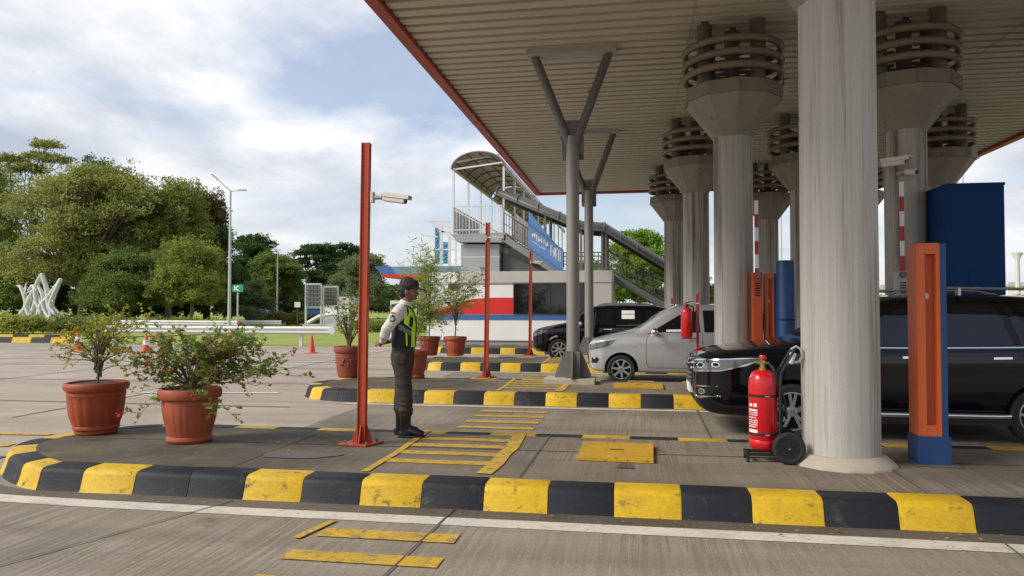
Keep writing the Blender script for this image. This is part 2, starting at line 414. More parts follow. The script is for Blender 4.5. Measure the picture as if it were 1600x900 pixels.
# ================================================================== GROUND, ROADS, ISLANDS
def sheet(name, pts, z, m, kind='structure'):
    mb = MB(); mb.add([(x, y, z) for x, y in pts], [tuple(range(len(pts)))]); return mb.build(name, m, smooth=0, kind=kind)
sheet('ground', [(-900,-300),(900,-300),(900,1500),(-900,1500)], 0, M['plaza'])
sheet('road', [(-70,-40),(70,-40),(70,5.95),(-4.9,5.95),(-7.2,6.9),(-70,7.6)], .004, M['road'])
IS_Y = [5.76, 12.0, 18.25, 25.0]; IS_W = 2.62; IS_TIP = [-6.50, -6.1, -6.05, -7.2]
for k in range(4):
    y0 = IS_Y[k]+IS_W-.1; y1 = (IS_Y[k+1]+.1) if k < 3 else 33
    sheet('lane_road', [(-4.4,y0),(70,y0),(70,y1),(-4.4,y1)], .004, M['lane'])
R1 = IS_W/2
def island_path(k):
    """points and outward normals of the outline, front-right -> left tip -> back-right"""
    y0 = IS_Y[k]; cx = IS_TIP[k]+R1; cy = y0+R1; out = []
    return y0, cx, cy
def island_point(k, s):
    """s = 0 where the arc starts on the front edge; negative s runs right along the front, s > arc length runs right along the back"""
    y0, cx, cy = island_path(k); L = PI*R1
    if k == 0:      # the first island's nose is blunter at the back than at the front
        a = -PI/2 - min(max(s,0),L)/R1; cf = -4.0
        if s < 0: return Vector((cx-s, y0, 0)), Vector((0,-1,0))
        c_ = cf if math.sin(a) < 0 else cx
        rx = c_-IS_TIP[0]; p = Vector((c_+rx*math.cos(a), cy+R1*math.sin(a), 0))
        if s <= L:
            if math.sin(a) < 0: p.x += (cx-cf)*max(0, 1-s/(L*.5))**3*1.0
            return p, Vector((math.cos(a)/rx, math.sin(a)/R1, 0)).normalized()
    if s < 0: return Vector((cx-s, y0, 0)), Vector((0,-1,0))
    if s > L: return Vector((cx+(s-L), y0+IS_W, 0)), Vector((0,1,0))
    a = -PI/2 - s/R1
    nrm = Vector((math.cos(a), math.sin(a), 0)); return Vector((cx, cy, 0))+nrm*R1, nrm
KPROF = [(0,0),(.018,.03),(.055,.150),(.066,.175),(.088,.192),(.12,.198),(.30,.2005),(.30,.0)]
def kerb_block(mb, k, s0, s1, m, gap=.0025):
    n = 2 if (s1 <= 0 or s0 >= PI*R1) else 6
    S = [s0+gap+(s1-s0-2*gap)*i/n for i in range(n+1)]
    rnd = random.Random(int(s0*977)+k*31)
    j1, j2, jz = rnd.uniform(-.006,.006), rnd.uniform(-.006,.006), rnd.uniform(-.004,.004)
    ts = [0, .03, .5, .97, 1] if n == 2 else None
    if ts: S = [s0+gap+(s1-s0-2*gap)*q for q in ts]
    vs = []; P = len(KPROF)
    for i, s in enumerate(S):
        p, nr = island_point(k, s)
        e = .004 if i in (0, len(S)-1) else 0
        for q, (d, z) in enumerate(KPROF):
            jj = j1+(j2-j1)*i/(len(S)-1)
            z2 = max(0, z+(jz if z > .05 else 0)-(e if z > .15 else 0))
            vs.append(p - nr*(d+jj+(e if q < 6 else 0)) + Vector((0,0,z2)))
    fs = []
    for i in range(len(S)-1):
        for j in range(P-1):
            fs.append((i*P+j, i*P+j+1, (i+1)*P+j+1, (i+1)*P+j))
    fs.append(tuple(range(P))); fs.append(tuple((len(S)-1)*P+j for j in range(P))[::-1])
    mb.add(vs, fs, m)
def island(k, yx0, right, extra=None):
    mb = MB(); y0, cx, cy = island_path(k); b = .515
    # front straight: yellow starts at yx0 and repeats every two blocks
    x = yx0; i = 0
    while x < right:
        kerb_block(mb, k, cx-(x+b), cx-x, 0 if i % 2 == 0 else 1); x += b; i += 1
    s = cx-yx0; pat = extra or 'BYBBYBBYBYB'; j = 0; L = PI*R1
    while s < L+.2:
        w = b if s < 0 else (.50 if k == 0 else .40)
        kerb_block(mb, k, s, s+w, 0 if pat[j % len(pat)] == 'Y' else 1); s += w; j += 1
    i = 0
    while cx+s-L < right:
        kerb_block(mb, k, s, s+b, 0 if i % 2 == 0 else 1); s += b; i += 1
    mb.build('kerb', [M['kerb_yellow'], M['kerb_black']], smooth=50, kind='structure')
    pts = []
    for i in range(25):
        p, nr = island_point(k, L*i/24); pts.append(p-nr*.30)
    pts = [Vector((right, y0+.30, 0))]+pts+[Vector((right, y0+IS_W-.30, 0))]
    ms = MB(); n = len(pts)
    ms.add([(p.x, p.y, .197) for p in pts][::-1], [tuple(range(n))])
    ms.build('traffic_island', M['island'], smooth=0, kind='structure')
island(0, -2.22, 13.5, 'BYBBYBYBYBYB'); island(1, -2.47, 13.5, 'BYBYBBYBYB'); island(2, -2.3, 13.5, 'BYBYBYBY'); island(3, -2.5, 13.5, 'BYBYBYBY')
# ---- markings
def strips(name, rects, z, m):
    mb = MB()
    for x0, x1, y0, y1 in rects: mb.add([(x0,y0,z),(x1,y0,z),(x1,y1,z),(x0,y1,z)], [(0,1,2,3)])
    return mb.build(name, m, smooth=0, kind='structure')
def band(name, pts, w, z, m):
    mb = MB(); pts = [Vector((p[0], p[1], 0)) for p in pts]; L = []; Rr = []
    for i, p in enumerate(pts):
        t = (pts[min(i+1,len(pts)-1)]-pts[max(i-1,0)]).normalized(); q = Vector((-t.y, t.x, 0))*w/2
        L.append(p+q); Rr.append(p-q)
    vs = L+Rr; n = len(pts)
    mb.add([(p.x,p.y,z) for p in vs], [(i, n+i, n+i+1, i+1) for i in range(n-1)])
    return mb.build(name, m, smooth=0, kind='structure')
arc = [(-5.0-1.7*math.sin(a)*1.35, 7.07-1.6*math.cos(a)) for a in [R(q) for q in range(0, 96, 8)]]
band('edge_line', [(40, 5.48),(-3.5,5.44),(-4.4,5.45)]+arc, .2, .008, M['line_white'])
for k in range(1, 4):
    y = IS_Y[k]-.22
    strips('edge_line', [(-4.8, 40, y-.07, y+.07)], .008, M['line_white'])
    y = IS_Y[k-1]+IS_W+.28
    strips('edge_line', [(-3.5, 40, y-.05, y+.05)], .008, M['line_white'])
xw = [(-2.25,-1.21,y-.09,y+.09) for y in (3.62,4.08,4.54)]+[(-2.22,-1.22,4.93,5.12)]
xw += [(-2.35,-1.31,y-.085,y+.085) for y in (9.72,10.2,10.75,11.25)]
xw += [(-2.4,-1.4,y-.07,y+.07) for y in (15.2,15.7,16.2,16.7,17.2)]+[(-2.4,-1.4,y-.07,y+.07) for y in (21.4,21.9,22.4,22.9,23.4)]
strips('crossing_stripe', xw, .012, M['line_yellow'])
ix = []
for k in range(3):
    y = IS_Y[k]
    ix += [(-2.27,-1.30,y+q-.08,y+q+.08) for q in (.84,1.24,1.63,2.0)]
strips('crossing_stripe', ix, .2015, M['line_yellow'])
for k in range(3):
    y = IS_Y[k]
    band('crossing_border', [(-2.30,y+.34),(-2.29,y+1.2),(-2.34,y+2.5)], .07, .2055, M['line_yellow'])
    band('crossing_border', [(-1.27,y+.42),(-1.235,y+.8),(-1.245,y+1.25),(-1.22,y+1.6),(-1.27,y+2.55)], .14, .2055, M['line_yellow'])
band('lane_mark', [(-2.33,4.86),(-2.24,5.3)], .06, .016, M['line_yellow'])
# plaza slabs: joints and faint lines
jr = [(-60,-5.5,y-.02,y+.02) for y in (11.2,14.6,18.4,22.5,27.0)]+[(x-.02,x+.02,9.5,28.5) for x in (-9,-14,-19.5,-25,-31,-38)]
jr += [(-60,60,3.05,3.07)]
strips('slab_joint', jr, .009, M['joint'])
for a, b_ in (((-1.62,1.0),(-1.42,5.75)), ((2.12,.5),(2.5,5.75)), ((-5.2,.5),(-3.3,5.7))): band('slab_joint', [a, b_], .014, .014, M['joint'])
band('slab_joint', [(-6.2,7.22),(2.0,7.3),(13,7.3)], .022, .2015, M['joint'])
for x in (-3.55,-.95,2.2,4.6): band('slab_joint', [(x,6.1),(x+.03,8.1)], .012, .2065, M['joint'])
band('slab_joint', [(.92,8.5),(.97,11.9)], .03, .0085, M['joint'])
band('lane_mark', [(-7.2,7.6),(-8.5,7.15),(-12,6.95),(-30,6.9)], .2, .0105, M['line_yellow'])
band('lane_mark', [(-7.3,8.3),(-9.5,8.1),(-30,8.3)], .12, .0105, M['line_yellow'])
band('lane_mark', [(-7.6,11.5),(-9.3,12.6),(-6.6,13.0)], .2, .0105, M['line_white'])
for px, Y in ((0,20.5),(0,24.5)): strips('lane_mark', [(-40,-7.5,Y-.07,Y+.07)], .0105, M['line_white'])
# damp patch on the first island
mb = MB(); c = G(468,711,.2); mb.add([(c.x+.36*math.cos(a)*(1+.15*math.sin(3*a))+.10*math.sin(a), c.y+.20*math.sin(a)*(1+.2*math.cos(2*a)), .2035) for a in [2*PI*i/28 for i in range(28)]], [tuple(range(28))])
mb.build('puddle', M['puddle'], smooth=0, kind='structure')
# lawn behind the plaza
sheet('lawn', [(-75,29.6),(-14.5,28.9),(-7.4,29.4),(-9.5,40),(-13,60),(-75,60)], .006, M['grass'])
sheet('lawn', [(-120,60),(120,60),(300,300),(-300,300)], .006, M['grass'])
sheet('lawn', [(3,36),(70,36),(70,60),(3,60)], .006, M['grass'])
foot_arc = [(-4.9-1.62*math.sin(a)*1.18, 7.07-1.43*math.cos(a)) for a in [R(q) for q in range(0, 90, 8)]]
band('kerb_stain_shade', [(40,5.66),(-3.5,5.66),(-4.3,5.655)]+foot_arc, .22, .0065, M['kerb_stain_shade'])  # dark band at the kerb foot: stain plus kerb shadow put into colour
# ---- petals and leaves lying along the kerb
rng = random.Random(4); mb = MB()
for i in range(150):
    x = rng.uniform(-5.2,4.5); y = rng.uniform(5.5,5.74)-abs(rng.gauss(0,.05)) if rng.random() < .72 else rng.uniform(3.9,5.5)
    s = rng.uniform(.006,.017); a = rng.uniform(0,6.28); z = .021
    mb.add([(x+s*math.cos(a+q), y+s*math.sin(a+q)*.7, z+rng.uniform(0,.008)) for q in (0,1.6,3.1,4.7)], [(0,1,2,3)])
for i in range(45):
    x = rng.uniform(-5.6,-1.5); y = rng.uniform(6.2,8.0); s = rng.uniform(.006,.016); a = rng.uniform(0,6.28)
    mb.add([(x+s*math.cos(a+q), y+s*math.sin(a+q)*.7, .212+rng.uniform(0,.008)) for q in (0,1.6,3.1,4.7)], [(0,1,2,3)])
mb.build('fallen_petals', M['litter'], smooth=0, kind='stuff')

# ================================================================== CANOPY
CX0, CX1, CY0, CY1, CZ = -3.98, 10.75, 2.6, 31.1, 6.5  # unseen near edge set short so sky light reaches under the roof
can = thing('toll_canopy', 'broad flat toll plaza roof with grey slatted underside and thin red edge', 'canopy', (3,13,CZ))
mb = MB(); pitch = .345; y = CY0; P = []
while y < CY1-.75:
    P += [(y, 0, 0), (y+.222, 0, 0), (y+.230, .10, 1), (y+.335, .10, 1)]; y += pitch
P.append((y, 0, 0)); P.append((CY1-.05, 0, 0))
vs = []; fs = []; ms = []
for (yy, dz, g) in P: vs += [(CX0+.06, yy, CZ+dz), (CX1-.06, yy, CZ+dz)]
for i in range(len(P)-1):
    fs.append((2*i, 2*i+2, 2*i+3, 2*i+1)); ms.append(1 if (P[i][1] > 0 and P[i+1][1] > 0) else 0)
mb.v = vs; mb.f = fs; mb.m = ms
mb.build('soffit', [M['soffit'], M['groove_shade']], can, smooth=0)
mb = MB(); mb.box(CX0, CX1, CY0-.05, CY1, CZ+.12, CZ+.75); mb.build('roof_deck', M['roofing'], can, smooth=0)
mb = MB(); e = .16
mb.box(CX0-e, CX0+.05, CY0-.2, CY1+e, CZ-.09, CZ+.78); mb.box(CX1-.05, CX1+e, CY0-.2, CY1+e, CZ-.09, CZ+.78)
mb.box(CX0+.052, CX1-.052, CY1-.03, CY1+e-.003, CZ-.088, CZ+.777); mb.box(CX0+.052, CX1-.052, CY0-.197, CY0+.02, CZ-.088, CZ+.777)
mb.build('fascia', M['fascia'], can, smooth=0)
mb = MB()
for x in (1.0, 6.6): mb.box(x-.005, x+.005, CY0, CY1-.8, CZ-.006, CZ+.001)
mb.build('seam', M['capital'], can, smooth=0)
# flood lamps under the slats
def lampbox(px, py, label):
    p = V(px, py, 1); d = ray(px, py); t = (CZ-.12-CAMZ)/d.z; p = Vector((d.x*t, d.y*t, CZ))
    t = thing('flood_lamp', label, 'lamp', p)
    m = MB(); m.bar(p, p+Vector((0,0,-.16)), .03, .03); m.bar(p+Vector((-.1,0,-.02)), p+Vector((.1,0,-.02)), .05, .02); m.bar(p+Vector((0,0,-.15)), p+Vector((-.02,-.09,-.2)), .02, .08); m.build('bracket', M['galv_dark'], t)
    m = MB(); m.box(p.x-.12, p.x+.07, p.y-.16, p.y-.04, p.z-.38, p.z-.19); m.build('housing', M['white_plastic'], t, bevel=.015)
lampbox(926, 150, 'small white flood lamp under the slatted roof, beside the forked steel post')
lampbox(1224, 131, 'small white flood lamp under the slatted roof, between the ringed columns')

# ================================================================== RINGED CONCRETE COLUMNS
def make_column(x, y, label, sm='column', nz=0):
    b = Vector((x, y, .19)); t = thing('concrete_column', label, 'column', b, 'concrete columns under the toll roof')
    m = MB(); m.lathe([(.335,.0),(.335,1.2),(.333,2.4),(.332,3.5),(.332,4.47+nz)], b, 40, caps=True); m.build('shaft', M[sm], t, smooth=50)
    m = MB(); m.lathe([(.475,0),(.465,.025),(.372,.105),(.338,.108)], b, 14, rot=.1); m.build('footing', M['footing'], t, smooth=20, bevel=.008)
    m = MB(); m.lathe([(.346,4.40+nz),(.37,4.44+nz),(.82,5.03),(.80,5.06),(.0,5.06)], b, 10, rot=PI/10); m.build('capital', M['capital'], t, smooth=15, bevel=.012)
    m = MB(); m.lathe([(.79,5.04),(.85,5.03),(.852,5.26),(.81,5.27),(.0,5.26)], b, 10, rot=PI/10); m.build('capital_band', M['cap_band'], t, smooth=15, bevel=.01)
    for z in (5.48, 5.70, 5.93):
        m = MB(); m.torus(b+Vector((0,0,z)), .82, .062, 48, 10); m.build('ring', M['ring'], t, smooth=80)
    for a in (35, 125, 215, 305):
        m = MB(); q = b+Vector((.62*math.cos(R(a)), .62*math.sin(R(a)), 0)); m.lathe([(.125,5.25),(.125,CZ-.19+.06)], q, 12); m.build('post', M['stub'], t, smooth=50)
    m = MB(); m.lathe([(.13,5.25),(.13,CZ-.19+.06)], b, 8)
    for z in (5.40, 5.62, 5.85):
        for a in (35, 125, 215, 305): m.bar(b+Vector((.2*math.cos(R(a)),.2*math.sin(R(a)),z)), b+Vector((.8*math.cos(R(a)),.8*math.sin(R(a)),z+.1)), .05, .05)
    m.build('core', M['stub'], t, smooth=30)
    return t
XCC = {(0,1):1.735,(1,1):4.57,(2,1):7.5,(0,2):1.615,(1,2):4.3,(2,2):7.48,(0,3):1.39,(1,3):4.54,(2,3):7.4}; YC = [7.2, 13.4, 19.75, 26.2]
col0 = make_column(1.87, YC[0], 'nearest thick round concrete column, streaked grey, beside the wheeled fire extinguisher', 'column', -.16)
clab = {(0,1):'ringed concrete column with flared top, left of the nearest column, behind the black car bonnet',
 (0,2):'ringed concrete column rising behind the silver car cabin', (0,3):'farthest ringed column in the left row, in front of the bright tree',
 (1,1):'ringed concrete column just right of the nearest column, behind the red and white barrier arm',
 (1,2):'ringed concrete column whose flared top peeks out left of the nearest column', (1,3):'far ringed column behind the orange cabinets, short in view',
 (2,2):'ringed concrete column standing behind the tall navy booth', (2,3):'far ringed column mostly hidden behind the nearest column', (2,1):'ringed concrete column at the right picture edge, mostly out of view'}
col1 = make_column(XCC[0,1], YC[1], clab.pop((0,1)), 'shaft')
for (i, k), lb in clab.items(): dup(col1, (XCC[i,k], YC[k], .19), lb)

# ================================================================== FORKED STEEL POSTS
def make_fork(x, y, label):
    b = Vector((x, y, .19)); t = thing('forked_post', label, 'post', b, 'forked steel posts under the roof edge')
    m = MB(); m.box(x-.52, x+.42, y-.3, y+.3, .19, .30); m.build('plinth', M['footing'], t, bevel=.01)
    m = MB(); m.lathe([(.122,.30-.19),(.122,4.66)], b, 20); m.build('pole', M['galv'], t, smooth=50)
    m = MB()
    for s in (0, 1):
        o = [(-.34,.11),(.34,.11),(.34,.17),(.15,.62),(-.15,.62),(-.34,.17)]
        if s == 0: m.prism([(x+a, y-.012, .19+z) for a, z in o], (0,.024,0))
        else: m.prism([(x-.0125, y+a, .19+z) for a, z in o], (.025,0,0))
    m.prism([(x-.14, y-.135, .30),(x+.14,y-.135,.30),(x+.14,y-.135,.8),(x-.14,y-.135,.8)], (0,.02,0))
    m.build('base_gusset', M['galv_dark'], t, smooth=0)
    f = b+Vector((0,0,4.5)); zt = CZ-.19-.10
    for s in (-1, 1):
        m = MB(); m.tube([f+Vector((s*.05,0,0)), b+Vector((s*.70-.02,0,zt))], .085, 12); m.build('arm', M['galv_dark'], t, smooth=50)
    m = MB(); m.box(x-.2, x+.2, y+.10, y+.13, 4.42, 5.15); m.prism([(x-.2,y-.012,4.5),(x+.2,y-.012,4.5),(x+.2,y-.012,5.15),(x-.2,y-.012,5.15)], (0,.024,0))
    m.build('fork_plate', M['galv_dark'], t, smooth=0)
    m = MB(); m.box(x-.86, x+.82, y-.2, y+.2, CZ-.11, CZ+.02); m.build('head_plate', M['grey_plastic'], t, bevel=.008)
    return t
fk = make_fork(-1.13, 13.85, 'nearer forked grey steel post with flared base plates')
dup(fk, (-1.22, 20.4, .19), 'farther forked grey steel post, slimmer in view, just right of the nearer one')

# ================================================================== TOLL OFFICE
BY = 29.5
of = thing('toll_office', 'low white flat-roofed office with red and blue stripe and dark window', 'building', (-3.5, BY+2, 0))
def pq(px, py): return V(px, py, BY)
xl = pq(667, 480).x; xr = pq(955, 480).x; zt = pq(800, 424).z; zc = pq(800, 443).z; zb0 = .42
m = MB(); m.box(xl, xr, BY, BY+5.5, 0, zt-.02); m.build('wall', M['white_paint'], of, smooth=0)
m = MB(); m.box(pq(716,480).x, xr+.03, BY-.05, BY+5.6, zc+.03, zt); m.build('cornice', M['cornice'], of, smooth=0, bevel=.01)
m = MB(); m.box(xl, pq(714,480).x, BY-.02, BY+5.5, zc+.06, zt-.06); m.build('wall_top', M['white_paint'], of, smooth=0)
m = MB(); m.box(pq(921,480).x, xr+.012, BY-.018, BY+5.52, .3, zc+.01); m.build('side_panel', M['cornice'], of, smooth=0)
m = MB(); m.prism([(pq(a,b).x, BY-.012, pq(a,b).z) for a, b in ((803,491),(803,465),(770,465),(738,467),(716,473),(690,481),(672,486),(668,491))], (0,.02,0)); m.build('red_stripe', M['wall_red'], of, smooth=0)
m = MB(); m.box(xl, pq(921,480).x, BY-.014, BY+.01, pq(800,500).z, pq(800,491.6).z); m.build('blue_stripe', M['wall_blue'], of, smooth=0)
wx0, wx1 = pq(803,480).x, pq(919,480).x; wz0, wz1 = pq(800,491).z, zc
m = MB(); m.box(wx0, wx1, BY-.03, BY+.01, wz0, wz1); wn = m.build('window', M['dark_glass'], of, smooth=0)
m = MB()
for q in range(5): x = wx0+(wx1-wx0)*q/4; m.box(x-.02, x+.02, BY-.05, BY-.028, wz0, wz1)
m.box(wx0, wx1, BY-.048, BY-.026, wz1-.05, wz1+.001); m.box(wx0, wx1, BY-.047, BY-.025, wz0-.001, wz0+.04)
m.build('frame', M['black'], wn, smooth=0)
m = MB(); m.box(xl-.02, xr+.02, BY-.03, BY+5.5, .0, pq(800,532).z); m.build('base_strip', M['grey_dark'], of, smooth=0)  # darker strip along the foot of the wall
m = MB()
for px in (762,): m.box(pq(px,480).x-.02, pq(px,480).x+.02, BY-.02, BY+.01, .4, zc)
m.box(xl, wx0, BY-.008, BY+.01, pq(800,444).z-.01, pq(800,444).z+.01); m.build('panel_joint', M['grey_dark'], of, smooth=0)
m = MB(); m.box(pq(700,480).x, pq(718,480).x, BY-.04, BY+.01, pq(700,452).z, pq(700,443).z); m.build('vent', M['grey_dark'], of, smooth=0)
m = MB(); m.box(xl-.6, xr+8, BY-.7, BY+6.5, .0, .18); m.build('plinth', M['stair'], of, smooth=0)

# ================================================================== FOOTBRIDGE WITH ARCHED ROOF
FY = 33.0
br = thing('pedestrian_bridge', 'covered footbridge on a grey pier with bronze arched roof and white railings', 'footbridge', (-7, FY+1, 0))
def fq(px, py): return V(px, py, FY)
bx0, bx1 = fq(706,300).x, fq(787,300).x; zf = fq(740,364).z; zs = fq(740,262).z; FL = 30
m = MB(); m.box(fq(718,400).x, fq(779,400).x, FY+.25, FY+2.4, 0, zf-.5); m.build('pier', M['grey_panel'], br, smooth=0, bevel=.02)
m = MB(); m.box(fq(717,400).x-.01, fq(779,400).x+.012, FY+.24, FY+2.42, fq(740,401).z-.03, fq(740,401).z+.03); m.build('pier_joint', M['cornice'], br, smooth=0)
m = MB(); m.prism([(fq(704,366).x, FY, fq(704,366).z),(fq(790,364).x,FY,zf),(fq(790,364).x,FY,zf-.35),(fq(782,378).x,FY,fq(740,379).z),(fq(714,378).x,FY,fq(714,378).z)], (0,2.6,0))
m.build('landing_slab', M['grey_panel'], br, smooth=0)
m = MB(); m.box(bx0+.15, bx1-.1, FY+2.6, FY+FL, zf-.5, zf-.05); m.build('deck', M['grey_dark'], br, smooth=0)
for yy in (17, 28): m = MB(); m.box(bx0+.4, bx1-.4, FY+yy, FY+yy+1.6, 0, zf-.5); m.build('pier', M['grey_dark'], br, smooth=0)
cx = (bx0+bx1)/2; hw = (bx1-bx0)/2+.08; rise = fq(740,235).z-zs
def arcpts(y, w, h, n=14): return [Vector((cx-w*math.cos(PI*i/n), y, zs+h*math.sin(PI*i/n))) for i in range(n+1)]
def arch_roof(name, y0, y1, par):
    m = MB(); a = arcpts(y0, hw, rise); a2 = arcpts(y0, hw-.05, rise-.05); b_ = arcpts(y1, hw, rise); b2 = arcpts(y1, hw-.05, rise-.05); n = len(a)
    m.add(a+b_+a2+b2, [(i, i+1, n+i+1, n+i) for i in range(n-1)]+[(2*n+i+1, 2*n+i, 3*n+i, 3*n+i+1) for i in range(n-1)]+[(i+1, i, 2*n+i, 2*n+i+1) for i in range(n-1)]+[(n+i, n+i+1, 3*n+i+1, 3*n+i) for i in range(n-1)])
    return m.build(name, M['brown_poly'], par, smooth=60)
rf = arch_roof('roof', FY+.1, FY+9.6, br); arch_roof('roof', FY+10.4, FY+FL, br)
m = MB()
for y in [FY+.1+1.58*i for i in range(7)]+[FY+10.4+1.6*i for i in range(12)]: m.tube([p+Vector((0,0,-.02)) for p in arcpts(y, hw-.03, rise-.04)], .045, 6)
for i in (2, 5, 7, 9, 12):
    p = arcpts(0, hw-.05, rise-.06)[i]; m.bar((p.x, FY+.1, p.z), (p.x, FY+FL, p.z), .05, .05)
m.build('roof_frame', M['galv_dark'], br)
m = MB(); m.bar((bx0,FY+.2,zs-.02),(bx1,FY+.2,zs+.25),.07,.07); m.bar((bx0,FY+.2,zs+.3),(bx1+.6,FY+1.4,zs+1.0),.06,.06); m.bar((bx0,FY+.2,zs),(bx0,FY+FL,zs),.09,.1); m.bar((bx1,FY+.2,zs),(bx1,FY+FL,zs),.09,.1); m.build('roof_tie', M['frame_white'], br)
for x in (bx0+.03, bx1-.03):
    for y in [FY+.2+3.1*i for i in range(10)]:
        m = MB(); m.bar((x,y,zf-.05),(x,y,zs+.05),.085,.085); m.build('post', M['frame_white'], br)
def railing(p0, p1, h, n, mt, name='railing', par=br, rr=.02, mid=(.12,)):
    m = MB(); p0 = Vector(p0); p1 = Vector(p1); up = Vector((0,0,h))
    m.bar(p0+up, p1+up, .05, .05)
    for q in mid: m.bar(p0+up*q, p1+up*q, .04, .04)
    for i in range(n+1):
        q = p0.lerp(p1, i/n); m.bar(q, q+up, rr*(2 if i % 5 == 0 else 1), rr*(2 if i % 5 == 0 else 1))
    return m.build(name, mt, par, smooth=0)
railing((bx0+.05,FY+.06,zf),(bx1-.1,FY+.06,zf), 1.25, 15, M['frame_white'])
railing((bx0+.05,FY+.1,zf),(bx0+.05,FY+14,zf), 1.2, 60, M['frame_white'])
railing((bx1-.06,FY+2.7,zf),(bx1-.06,FY+FL,zf), 1.2, 110, M['galv_dark'])
m = MB(); m.box(bx0+.02, bx0+.04, FY+.3, FY+6, zf+.1, zf+1.1); m.build('side_sheet', M['white_paint'], br, smooth=0)
m = MB(); m.box(bx1-.02, bx1+.0, FY+3, FY+8, zf-.02, zf+1.3); m.build('side_sheet', M['brown_poly'], br, smooth=0)
# stair that leaves the landing to the right, with its own tube roof
st = thing('covered_stair', 'steep covered stair with dark tube roof descending right from the footbridge', 'stair', (fq(870,480).x, FY+1, 0))
s0 = fq(787,366); s1 = fq(872,421); s2 = fq(948,421); s3 = fq(1048,478)
def flight(name, a, b_, n, drop=.34):
    m = MB(); a = Vector(a); b_ = Vector(b_)
    for y in (FY+.0, FY+2.3): m.prism([(a.x,y,a.z),(b_.x,y,b_.z),(b_.x,y,b_.z-drop),(a.x,y,a.z-drop)], (0,.14,0))
    for i in range(n):
        q = a.lerp(b_, (i+.5)/n); m.box(q.x-.17, q.x+.17, FY+.14, FY+2.3, q.z-.12, q.z-.07)
    m.prism([(a.x,FY+.142,a.z-.2),(b_.x,FY+.142,b_.z-.2),(b_.x,FY+.142,b_.z-.3),(a.x,FY+.142,a.z-.3)], (0,2.156,0))
    return m.build(name, M['stair'], st, smooth=0)
flight('flight', s0, s1, 12); flight('flight', s2, s3, 10)
m = MB(); m.box(s1.x, s2.x, FY, FY+2.44, s1.z-.3, s1.z-.02); m.build('landing', M['stair'], st, smooth=0)
m = MB(); m.box(fq(790,400).x, fq(866,400).x, FY+.9, FY+2.2, 0, 3.4); m.prism([(fq(782,385).x, FY+.6, 4.2),(fq(866,424).x, FY+.6, 3.0),(fq(782,424).x, FY+.6, 3.0)], (0,1.6,0)); m.build('under_wall', M['grey_dark'], st, smooth=0)
for y in (FY+.03, FY+2.4):
    railing((s0.x,y,s0.z),(s1.x,y,s1.z), 1.0, 20, M['galv_dark'], 'railing', st, .02, (.12,.5))
    railing((s1.x,y,s1.z),(s2.x,y,s1.z), .75, 12, M['galv_dark'], 'railing', st, .02, (.5,))
    railing((s2.x,y,s2.z),(s3.x,y,s3.z), 1.0, 20, M['galv_dark'], 'railing', st, .02, (.12,.5))
RP = [fq(776,303), fq(905,357), fq(944,360), fq(1048,424), fq(1085,448)]
m = MB(); K = 12; vs = []; T = .46
for p in RP:
    for k2 in range(K+1):
        a = PI*k2/K; vs.append((p.x, FY-.12+1.32*(1-math.cos(a)), p.z+T*math.sin(a)**.8))
fs = []
for i in range(len(RP)-1):
    for j in range(K): fs.append((i*(K+1)+j, i*(K+1)+j+1, (i+1)*(K+1)+j+1, (i+1)*(K+1)+j))
m.add(vs, [f[::-1] for f in fs]); ro = m.build('roof', M['tube_dark'], st, smooth=50)
so = ro.modifiers.new('s', 'SOLIDIFY'); so.thickness = .05
m = MB()
for i in range(len(RP)-1):
    a, b_ = RP[i], RP[i+1]
    for q in range(4 if i != 1 else 2):
        p = a.lerp(b_, q/(4 if i != 1 else 2)); m.tube([(p.x, FY-.14+1.34*(1-math.cos(PI*j/10)), p.z+(T+.02)*math.sin(PI*j/10)**.8) for j in range(11)], .03, 5)
    for y in (FY-.1, FY+2.5): m.bar((a.x,y,a.z),(b_.x,y,b_.z),.06,.10)
m.build('roof_frame', M['galv_dark'], st, smooth=0)
for px, zt_ in ((852,None),(908,None),(941,None),(947,None)):
    for y in (FY+.04, FY+2.4):
        q = fq(px, 400); zz = RP[1].z if px > 880 else RP[0].lerp(RP[1], (px-776)/129).z
        z0 = s1.z if px > 872 else s0.lerp(s1, (px-787)/85).z
        m = MB(); m.bar((q.x,y,z0-.1),(q.x,y,zz+.1),.10,.10); m.build('post', M['galv_dark'], st, smooth=0)
# banner hung on the stair railing
bn = thing('banner', 'sloping blue advertising banner with pale lettering on the stair railing', 'banner', (fq(850,400).x, FY-.06, fq(850,410).z))
m = MB(); m.prism([(fq(a,b_).x, FY-.05, fq(a,b_).z) for a, b_ in ((826,330),(872,385),(880,391),(880,425),(870,424),(827,394))], (0,.03,0)); m.build('sheet', M['banner'], bn, smooth=0)
m = MB(); rb = random.Random(12)
def glyph(px, py, w, h):
    def st(ax, ay, bx_, by_):
        p, q = fq(px+ax*w, py+ay*h+ax*w*.62), fq(px+bx_*w, py+by_*h+bx_*w*.62); m.bar((p.x,FY-.058,p.z),(q.x,FY-.058,q.z),.035,.006,up=(0,1,0))
    k = rb.randrange(4)
    st(0,0,0,1)
    if k == 0: st(1,0,1,1); st(0,0,1,0)
    elif k == 1: st(0,0,1,0); st(0,.5,.8,.5)
    elif k == 2: st(0,0,1,1); st(1,0,1,1)
    else: st(0,1,1,1); st(1,.4,1,1)
for i in range(7): glyph(832+i*3.6, 363+i*2.3, 2.4, 6+rb.uniform(-.5,3))
for i in range(4): glyph(861+i*4, 383+i*2.5, 2.6, 17)
for i in range(6): glyph(833+i*3.4, 377+i*2.1, 1.8, 2.6)
m.build('lettering', M['frame_white'], bn, smooth=0)
m = MB()
